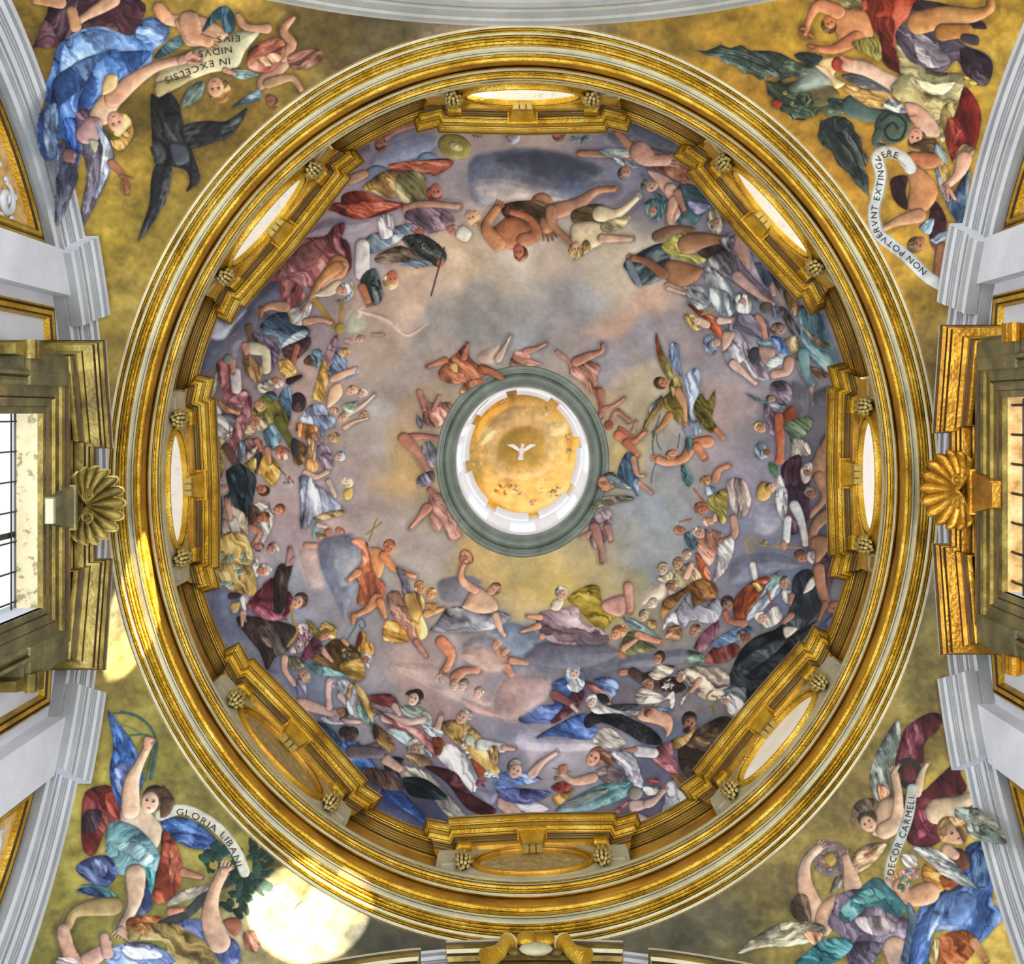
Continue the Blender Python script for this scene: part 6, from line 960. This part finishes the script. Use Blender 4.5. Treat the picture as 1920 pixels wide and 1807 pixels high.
        for k, (d, z) in enumerate(pr):
            ov = max(0, d - .10) * .75
            uo, ui = 1.37 + ov, .62 - ov * .45
            rows.append([W(s*uo, z, -.23), W(s*uo, z, d), W(s*ui, z + .20, d), W(s*ui, z + .20, -.23)])
        b.grid(rows, mi=pm); b.build('pediment_cornice', [gm, M['line'], M['cream']], root)
        # recessed bed moulding behind the gap
    b = MB(); rows = [[W(-.62, z + .16, d - .14), W(.62, z + .16, d - .14)] for d, z in pr]; b.grid(rows, mi=pm); b.build('inner_cornice', [gm, M['line'], M['grey']], root)
    b = MB(); b.add([W(-1.25, 10.6, .05), W(1.25, 10.6, .05), W(1.25, 11.0, .05), W(-1.25, 11.0, .05)], [(0,1,2,3)]); b.build('frieze', M['golddk'], root, 0)
    # keystone
    b = MB(); vs = []
    for (hu, z, d) in ((.12, 10.42, .13), (.19, 10.74, .17)): vs += [W(-hu, z, -.05), W(hu, z, -.05), W(hu, z, d), W(-hu, z, d)]
    b.add(vs, [(0,3,2,1),(4,5,6,7),(0,1,5,4),(1,2,6,5),(2,3,7,6),(3,0,4,7)])
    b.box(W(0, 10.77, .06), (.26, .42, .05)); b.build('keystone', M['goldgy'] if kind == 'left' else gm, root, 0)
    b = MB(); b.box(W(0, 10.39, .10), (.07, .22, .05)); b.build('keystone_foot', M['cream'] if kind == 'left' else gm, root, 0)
    # scallop shell
    sh_ = MB(); rows = []; hinge = (.14, 10.86); ax = Vector((.30, .42)).normalized(); nrm = Vector((ax.y, -ax.x)); Ls = .40; NF = 13
    na = NF * 10
    for i in range(13):
        t = i / 12; row = []
        for j in range(na + 1):
            s_ = j / na; ph = rad(-122 + 244 * s_); fl = abs(math.sin(PI * NF * s_))
            R = Ls * (t ** .9) * (.86 + .14 * fl ** .7 * t) * (1.02 - .20 * (abs(ph) / rad(122)) ** 2)
            a_ = .13 + R * math.cos(ph); b_ = R * math.sin(ph) * 1.02
            h = -.11 * t * (1 - fl ** .6) - .13 * math.sin(PI * min(1, t) * .5) * (1 - .4 * t) + .10 * t * t
            dd = hinge[0] + ax.x * a_ + nrm.x * h; zz = hinge[1] + ax.y * a_ + nrm.y * h
            row.append(W(b_, zz, dd))
        rows.append(row)
    sh_.grid(rows); so = sh_.build('scallop_shell', gm, None, 60)
    sol = so.modifiers.new('thickness', 'SOLIDIFY'); sol.thickness = .012
    tag(so, 'large gilded scallop shell over the %s window' % kind, 'shell')
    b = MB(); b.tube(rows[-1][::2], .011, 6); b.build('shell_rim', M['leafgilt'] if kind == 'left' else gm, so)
    for s in (-1, 1):
        b = MB(); pts = [W(s * (.10 + (.055 - .002*j) * math.cos(.5*j)), hinge[1] + ax.y * (.05 + (.075 - .003*j) * math.sin(.5*j)) - .05, hinge[0] + ax.x * (.05 + (.075 - .003*j) * math.sin(.5*j)) + .08) for j in range(17)]
        b.tube(pts, [.016 * (1 - j/24) for j in range(17)], 7); b.build('volute', gm, so)

# ================================================================ top and bottom walls behind the arches
for kind in ('top', 'bottom'):
    b = MB(); al = [rad(-80 + 160 * k / 64) for k in range(65)]; P = [arch_pt(kind, a, .34, .235) for a in al]
    for k in range(64): b.add([P[k], P[k+1], (P[k+1][0], P[k+1][1], 6.0), (P[k][0], P[k][1], 6.0)], [(0,1,2,3)])
    o = b.build('wall_' + kind, M['white'], None, 0); tag(o, 'white wall under the arch at the ' + kind, kind='structure')
# altar pediment at the bottom edge
root = empty('altar_pediment'); tag(root, 'gilded broken pediment with heart shaped crest at the bottom edge', 'pediment')
def WB(x, z, d): return (x, YB - d, z)
pr = [(-.1, 10.9), (.18, 10.95), (.2, 11.0), (.2, 11.03), (.25, 11.05), (.27, 11.1), (.27, 11.13), (.31, 11.16), (.32, 11.2), (.35, 11.22), (.36, 11.26), (.36, 11.29), (.38, 11.30), (.38, 11.34), (-.2, 11.36)]
pm = [2, 0, 1, 0, 0, 1, 0, 1, 2, 0, 0, 1, 2, 2]
b = MB(); xs = [-.75 + 1.73 * k / 16 for k in range(17)]
def rise(x): return .07 * math.cos((x - .15) / .87 * 1.1) 
rows = []
for d, z in pr: rows.append([WB(xs[0] + (.38 - d) * .3, z + rise(xs[0]), -.2)] + [WB(x + (.38 - d) * .3 * (1 if k == 0 else -1 if k == 16 else 0), z + rise(x), d) for k, x in enumerate(xs)] + [WB(xs[-1] - (.38 - d) * .3, z + rise(xs[-1]), -.2)])
b.grid(rows, mi=pm); b.build('centre_cornice', [M['goldol'], M['line'], M['cream']], root)
for s, xa, xb in ((-1, -.99, -2.2), (1, 1.22, 2.35)):
    b = MB(); n = 12; rows = []
    for d, z in pr:
        dd = d - .04; rows.append([WB(xa + s * (.38 - d) * .3, z - .03, -.2)] + [WB(xa + (xb - xa) * k / n + (s * (.38 - d) * .3 if k == 0 else 0), z - .03 - .34 * (k / n) ** 1.3 * 1.2, dd) for k in range(n + 1)])
    b.grid(rows, mi=pm); b.build('side_cornice', [M['goldol'], M['line'], M['cream']], root)
cr = MB()
cx, cz, cd = .125, 11.16, .46
for s in (-1, 1):
    rows = []
    cr.ball(WB(cx + s * .085, cz + .07, cd), (.105, .06, .12), 14, 9)
cr.ball(WB(cx, cz - .04, cd - .03), (.13, .05, .12), 14, 9)
cr.build('heart_crest', M['gold'], root)
b = MB(); b.ball(WB(cx, cz - .20, cd + .03), (.16, .05, .10), 14, 8); b.build('shield', M['cream'], root)
for s in (-1, 1):
    top = (cx + s * .27, 11.20, .44); b = MB()
    b.tube([WB(*top), WB(cx + s * .30, 11.12, .45), WB(cx + s * .35, 11.0, .44), WB(cx + s * .48, 10.9, .42)], [.088, .066, .070, .10], 16)
    b.build('scroll_horn', M['gold'], root)
    b = MB(); ringp = [(.088*math.cos(k*PI/8), .088*math.sin(k*PI/8)) for k in range(17)]
    b.tube([WB(top[0] + x * .85 - s * .01, top[1] + .012 + x * s * .35, top[2] + y * .9) for x, y in ringp], .013, 6); b.build('scroll_rim', M['cream'], root)
    b = MB(); b.tube([WB(top[0] + (.06 - .0035*j) * math.cos(j*.6), top[1] - .005, top[2] + (.06 - .0035*j) * math.sin(j*.6)) for j in range(16)], .010, 6); b.build('scroll_coil', M['leafgilt'], root)
    b = MB(); b.ball(WB(cx + s*.19, 11.04, .42), (.07, .04, .05), 10, 6); b.build('leaf', M['goldol'], root)
# ================================================================ FRESCO SURFACES (colour painted per vertex)
def fresco_mat(name, rough, gain, bump=.25, spec=.25):
    m, nt, b = nmat(name); N = nt.nodes.new; L = nt.links.new
    a = N('ShaderNodeVertexColor'); a.layer_name = 'paint'
    tc = N('ShaderNodeTexCoord'); no = N('ShaderNodeTexNoise'); no.inputs['Scale'].default_value = 14; no.inputs['Detail'].default_value = 9; no.inputs['Roughness'].default_value = .7; L(tc.outputs['Object'], no.inputs['Vector'])
    mr = N('ShaderNodeMapRange'); mr.inputs[1].default_value = .3; mr.inputs[2].default_value = .7; mr.inputs[3].default_value = gain * .88; mr.inputs[4].default_value = gain * 1.12; L(no.outputs['Fac'], mr.inputs[0])
    mx = N('ShaderNodeVectorMath'); mx.operation = 'SCALE'; L(a.outputs['Color'], mx.inputs[0]); L(mr.outputs[0], mx.inputs['Scale'])
    tn = N('ShaderNodeVectorMath'); tn.operation = 'MULTIPLY'; tn.inputs[1].default_value = TINT; L(mx.outputs[0], tn.inputs[0]); L(tn.outputs[0], b.inputs['Base Color']); b.inputs['Roughness'].default_value = rough; b.inputs['Specular IOR Level'].default_value = spec
    n2 = N('ShaderNodeTexNoise'); n2.inputs['Scale'].default_value = 60; n2.inputs['Detail'].default_value = 4; L(tc.outputs['Object'], n2.inputs['Vector'])
    bp = N('ShaderNodeBump'); bp.inputs['Strength'].default_value = bump; bp.inputs['Distance'].default_value = .01; L(n2.outputs['Fac'], bp.inputs['Height']); L(bp.outputs[0], b.inputs['Normal'])
    return m
def fresco_grid(name, parts, mat):
    V = []; Q = []; base = 0
    for X, Y, Z, ok, step in parts:
        R, C = X.shape; q_ok = ok[:-1, :-1] & ok[1:, :-1] & ok[:-1, 1:] & ok[1:, 1:]
        i, j = np.nonzero(q_ok); idx = np.stack([i*C + j, i*C + j+1, (i+1)*C + j+1, (i+1)*C + j], -1)
        used, inv = np.unique(idx, return_inverse=True); V.append(np.stack([X.ravel()[used], Y.ravel()[used], Z.ravel()[used]], -1)); Q.append(inv.reshape(idx.shape) + base); base += len(used)
    return fresco_build(name, np.concatenate(V).astype(np.float32), np.concatenate(Q).astype(np.int32), mat)
def fresco_mesh(name, P, mat, closed):
    """P: (rows, cols, 3) array of surface points"""
    R, C, _ = P.shape; co = P.reshape(-1, 3).astype(np.float32)
    i = np.arange(R - 1)[:, None]; j = np.arange(C if closed else C - 1)[None, :]; j2 = (j + 1) % C
    q = np.stack([i*C + j, i*C + j2, (i+1)*C + j2, (i+1)*C + j], -1).reshape(-1, 4).astype(np.int32)
    return fresco_build(name, co, q, mat)
def fresco_build(name, co, q, mat):
    me = bpy.data.meshes.new(name); me.vertices.add(len(co)); me.vertices.foreach_set('co', co.ravel())
    me.loops.add(q.size); me.loops.foreach_set('vertex_index', q.ravel()); me.polygons.add(len(q))
    me.polygons.foreach_set('loop_start', np.arange(0, q.size, 4, dtype=np.int32)); me.update(calc_edges=True)
    me.polygons.foreach_set('use_smooth', np.ones(len(q), bool))
    me.materials.append(mat)
    ca = me.color_attributes.new('paint', 'FLOAT_COLOR', 'POINT')
    px = CX + co[:, 0] * F / co[:, 2]; py = CY + co[:, 1] * F / co[:, 2]
    CVX = CV if name.startswith("lantern") else CVM; H, Wd = CV.shape[:2]; x = np.clip(px - .5, 0, Wd - 1.001); y = np.clip(py - .5, 0, H - 1.001)
    xi = x.astype(int); yi = y.astype(int); fx = (x - xi)[:, None]; fy = (y - yi)[:, None]
    c = (CVX[yi, xi]*(1-fx) + CVX[yi, xi+1]*fx)*(1-fy) + (CVX[yi+1, xi]*(1-fx) + CVX[yi+1, xi+1]*fx)*fy
    c = np.clip(c, 0, 1); c = np.where(c <= .04045, c/12.92, ((c+.055)/1.055)**2.4)
    rgba = np.ones((len(co), 4), np.float32); rgba[:, :3] = c
    ca.data.foreach_set('color', rgba.ravel())
    return link(name, me)
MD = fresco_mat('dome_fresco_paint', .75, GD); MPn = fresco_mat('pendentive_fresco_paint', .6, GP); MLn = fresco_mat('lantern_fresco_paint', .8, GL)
# dome
th = np.linspace(0, 2*PI, 2200, endpoint=False)[None, :]; t = np.linspace(0, math.acos(1.30/4.2), 410)[:, None]
r = 4.2 * np.cos(t); z = 14.30 + 3.77 * np.sin(t)
P = np.stack([r*np.cos(th), r*SQ*np.sin(th) + AY, np.broadcast_to(z, (410, 2200))], -1)
o = fresco_mesh('dome_fresco', P, MD, True); tag(o, 'great dome fresco of saints and angels among clouds', 'fresco')
# pendentives
R2 = R0 * math.sqrt(2)
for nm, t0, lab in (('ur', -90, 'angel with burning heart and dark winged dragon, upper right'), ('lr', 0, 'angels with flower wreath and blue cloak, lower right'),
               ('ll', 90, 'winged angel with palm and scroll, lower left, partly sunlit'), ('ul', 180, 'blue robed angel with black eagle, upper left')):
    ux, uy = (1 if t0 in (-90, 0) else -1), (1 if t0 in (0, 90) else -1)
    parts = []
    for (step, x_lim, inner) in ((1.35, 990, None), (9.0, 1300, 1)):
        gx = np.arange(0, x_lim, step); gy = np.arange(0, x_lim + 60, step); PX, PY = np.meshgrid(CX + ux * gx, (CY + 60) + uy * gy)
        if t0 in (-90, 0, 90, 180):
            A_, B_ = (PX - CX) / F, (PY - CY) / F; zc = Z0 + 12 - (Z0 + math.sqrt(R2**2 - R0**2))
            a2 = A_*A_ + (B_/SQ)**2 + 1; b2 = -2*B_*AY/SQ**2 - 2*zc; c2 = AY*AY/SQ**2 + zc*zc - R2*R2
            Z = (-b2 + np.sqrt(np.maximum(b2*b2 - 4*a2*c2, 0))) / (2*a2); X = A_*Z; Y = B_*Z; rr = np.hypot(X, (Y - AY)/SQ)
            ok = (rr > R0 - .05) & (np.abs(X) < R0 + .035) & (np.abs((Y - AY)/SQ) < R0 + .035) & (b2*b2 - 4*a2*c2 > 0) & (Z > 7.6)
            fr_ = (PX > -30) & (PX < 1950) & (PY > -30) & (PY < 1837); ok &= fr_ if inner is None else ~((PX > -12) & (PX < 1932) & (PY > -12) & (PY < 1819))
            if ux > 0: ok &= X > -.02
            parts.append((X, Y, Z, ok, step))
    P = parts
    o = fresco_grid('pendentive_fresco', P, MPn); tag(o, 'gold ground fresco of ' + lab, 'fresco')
# lantern cap
th = np.linspace(0, 2*PI, 240, endpoint=False)[None, :]; t = np.linspace(0, PI/2, 80)[:, None]
r = 1.055*np.cos(t) + .0005; z = 21.15 + 1.2*np.sin(t)
P = np.stack([r*np.cos(th), r*SQ*np.sin(th) + AY, np.broadcast_to(z, (80, 240))], -1)
o = fresco_mesh('lantern_fresco', P, MLn, True); tag(o, 'yellow cloud painted cap of the lantern behind the dove', 'fresco')
# painted figures that run over the mouldings: thin plates cut to the outline, standing proud of the moulding
def cutout(poly_px, surf, parent, step=2.2, nrm=(0, 0, -1)):
    Pp = cat(poly_px, 5); x0, y0 = Pp.min(0); x1, y1 = Pp.max(0); n = len(Pp)
    xs = np.arange(x0, x1 + step, step); ys = np.arange(y0, y1 + step, step)
    def inside(x, y):
        c = False
        for i in range(n):
            (ax, ay), (bx_, by) = Pp[i], Pp[(i+1) % n]
            if (ay > y) != (by > y) and x < (bx_-ax)*(y-ay)/(by-ay) + ax: c = not c
        return c
    vid = {}; V = []; Fc = []; Cl = []
    def vert(i, j):
        if (i, j) not in vid:
            vid[(i, j)] = len(V); x, y = xs[i], ys[j]
            V.append(surf(x, y)); mx_, my_ = Pp.mean(0); dl = max(math.hypot(mx_-x, my_-y), 1); x += (mx_-x)/dl*4; y += (my_-y)/dl*4; c = CVM[min(max(int(y), 0), HC-1), min(max(int(x), 0), WC-1)]; Cl.append([*(np.where(c <= .04045, c/12.92, ((c+.055)/1.055)**2.4)), 1])
        return vid[(i, j)]
    for i in range(len(xs)-1):
        for j in range(len(ys)-1):
            if inside(xs[i] + step/2, ys[j] + step/2): Fc.append((vert(i, j), vert(i+1, j), vert(i+1, j+1), vert(i, j+1)))
    me = bpy.data.meshes.new('painted_cutout'); me.from_pydata(V, [], Fc); me.materials.append(MPn if parent.name.startswith('pend') else MD)
    ca = me.color_attributes.new('paint', 'FLOAT_COLOR', 'POINT'); ca.data.foreach_set('color', np.array(Cl, np.float32).ravel())
    o_ = link('painted_cutout', me, parent); md = o_.modifiers.new('thickness', 'SOLIDIFY'); md.thickness = .015; return o_
def on_side(sx, d): 
    def f(x, y): z = (XW - d) * F / max(abs(x - CX), 1); return (sx * (XW - d), (y - CY) * z / F, z)
    return f
pf = [o_ for o_ in bpy.data.objects if o_.name.startswith('pendentive_fresco')]
ul = [o_ for o_ in pf if 'eagle' in o_['label']][0]; lr = [o_ for o_ in pf if 'wreath' in o_['label']][0]
k_ = .3542
cutout([(x*k_, y*k_) for x, y in [(240, 520), (262, 470), (400, 470), (430, 560), (430, 805), (360, 810), (312, 745), (288, 830), (240, 850), (200, 760), (200, 640)]], on_side(-1, .05), ul)
cutout([(x*k_, y*k_) for x, y in [(305, 770), (330, 740), (430, 800), (430, 860), (400, 960), (302, 1195), (290, 1100), (298, 950)]], on_side(-1, .06), ul)
cutout([(1280 + x*k_, 1167 + y*k_) for x, y in [(1540, 980), (1620, 1020), (1680, 1090), (1716, 1172), (1620, 1160), (1540, 1140), (1500, 1060)]], on_side(1, .05), lr)
def flat(z):
    return lambda x, y: at(x, y, z)
df = bpy.data.objects['dome_fresco']; k_ = .2767
for pl in ([(600, 325), (650, 330), (700, 355), (748, 400), (715, 405), (660, 375), (600, 350)], [(450, 500), (470, 440), (530, 410), (610, 400), (600, 425), (560, 440), (500, 470)],
           [(1385, 1130), (1380, 1090), (1410, 1050), (1470, 1030), (1540, 1080), (1600, 1140), (1500, 1130), (1430, 1160)], [(1340, 1270), (1350, 1240), (1450, 1190), (1620, 1210), (1520, 1230), (1420, 1260)]):
    cutout([(740 + x*k_, 600 + y*k_) for x, y in pl], flat(17.72), df)
# dove with gilded rays
def LP(px, py, z): return at(px, py, z)
root = empty('dove', at(977, 846, 21.9)); root.location = (0, 0, 0); tag(root, 'white dove with spread wings at the centre of the lantern', 'dove')
b = MB(); zz = 21.85
b.tube([LP(980, 834, zz), LP(979.5, 838, zz), LP(978, 845, zz), LP(977, 852, zz)], [.03, .032, .06, .035], 10)
b.build('body', M['lantern'], root)
b = MB(); b.ball(LP(980, 835, zz - .02), .042, 10, 7); b.build('head', M['lantern'], root)
b = MB(); b.tube([LP(977.5, 850, zz), LP(976, 862, zz)], [.03, .065], 8); b.build('tail', M['lantern'], root)
for s in (-1, 1):
    b = MB(); cx = 978.5
    up = [(3, 843), (9, 837), (15, 832.5), (27, 833.5)]; dn = [(3, 847), (11, 843.5), (17, 839.5), (27, 834.5)]
    top = [LP(cx + s*a, y, zz - .03) for a, y in up]; bot = [LP(cx + s*a, y, zz - .03) for a, y in dn]; tp2 = [(x, y, z + .03) for x, y, z in top]; bt2 = [(x, y, z + .03) for x, y, z in bot]
    b.grid([top, bot, bt2, tp2, top]); b.build('wing', M['lantern'], root)
ray = empty('ray_glory'); tag(ray, 'burst of thin gilded rays around the white dove', 'glory')
rr_ = random.Random(5)
for k in range(64):
    a = 2*PI*k/64 + rr_.uniform(-.02, .02); r0 = rr_.uniform(9, 14); r1 = rr_.uniform(36, 50); y0 = 845
    b = MB(); z1 = 21.95; A = LP(978 + r0*math.cos(a), y0 + r0*math.sin(a), z1); B = LP(978 + r1*math.cos(a), y0 + r1*math.sin(a)*1.02, z1 - .05); wv = .006
    b.tube([A, B], [.003, .006], 4); b.build('ray', M['leafgilt'], ray, 0)
# ================================================================ lettering painted on the scrolls
M['ink'] = mottled('black_lettering', [(.3, '1c1814'), (.7, '2c2620')], .8, 0, 8, .1, 30)
def on_pend(px, py, off=.012):
    a, b_ = (px - CX) / F, (py - CY) / F; zc = Z0 + 12 - (Z0 + math.sqrt(R2**2 - R0**2))
    # (a z)^2 + ((b z - AY)/SQ)^2 + (z - zc)^2 = R2^2
    A_ = a*a + b_*b_/SQ**2 + 1; B_ = -2*b_*AY/SQ**2 - 2*zc; C0 = AY*AY/SQ**2 + zc*zc - R2*R2
    z = (-B_ + math.sqrt(max(B_*B_ - 4*A_*C0, 0))) / (2*A_) - off; return (a*z, b_*z, z)
def glyph(ch):
    cu = bpy.data.curves.new('letter', 'FONT'); cu.body = ch; cu.size = 1; cu.resolution_u = 3
    o = bpy.data.objects.new('letter', cu); col.objects.link(o); bpy.context.view_layer.update()
    me = bpy.data.meshes.new_from_object(o.evaluated_get(bpy.context.evaluated_depsgraph_get())); bpy.data.objects.remove(o)
    v = [(p.co.x, p.co.y) for p in me.vertices]; f = [tuple(p.vertices) for p in me.polygons]; w_ = max([p[0] for p in v], default=.3)
    return v, f, w_
GC = {}
def lettering(word, pth, size, scale, ox, oy, fresco):
    P = cat([(ox + x*scale, oy + y*scale) for x, y in pth], 8, False); seg = np.hypot(*(P[1:] - P[:-1]).T); cum = np.concatenate([[0], np.cumsum(seg)]); tot = cum[-1]
    hs = size * scale / .72; ws = []
    for ch in word:
        if ch != ' ' and ch not in GC: GC[ch] = glyph(ch)
        ws.append(.35 if ch == ' ' else GC[ch][2] + .10)
    k = tot / sum(ws); s = 0
    for ch, w_ in zip(word, ws):
        if ch != ' ':
            v, f, gw = GC[ch]; mid = s + gw * k / 2; i = min(int(np.searchsorted(cum, mid)) - 1, len(P) - 2); i = max(i, 0)
            t = (mid - cum[i]) / seg[i]; c = P[i] + (P[i+1]-P[i]) * t; d = (P[i+1]-P[i]) / seg[i]; up = np.array([d[1], -d[0]])
            vs = [on_pend(*(c + d * (x - gw/2) * k * .96 + up * (y - .36) * hs)) for x, y in v]
            b = MB(); b.add(vs, f); b.build('letter', M['ink'], fresco, 0)
        s += w_ * k
FR = {o.get('label', ''): o for o in bpy.data.objects if o.name.startswith('pendentive_fresco')}
def fr(key): return [o for l, o in FR.items() if key in l][0]
lettering('EIVS', [(1275, 205), (1142, 208)], 32, .3542, 0, 0, fr('eagle'))
lettering('NIDVS', [(1232, 262), (1045, 290)], 36, .3542, 0, 0, fr('eagle'))
lettering('IN EXCELSIS', [(1222, 325), (1120, 338), (1000, 380), (870, 432)], 36, .3542, 0, 0, fr('eagle'))
lettering('NON POTVERVNT EXTINGVERE', [(1285, 1450), (1200, 1372), (1100, 1292), (1032, 1235), (1012, 1130), (1033, 1020), (1048, 930), (1035, 850), (1080, 812), (1145, 825)], 34, .3542, 1280, 0, fr('dragon'))
lettering('GLORIA LIBANI.', [(930, 1000), (1010, 1012), (1110, 1070), (1185, 1125), (1240, 1210), (1272, 1310)], 36, .3542, 0, 1167, fr('palm'))
lettering('DECOR CARMELI.', [(1098, 1340), (1110, 1260), (1150, 1155), (1190, 1040), (1215, 905)], 36, .3542, 1280, 1167, fr('wreath'))
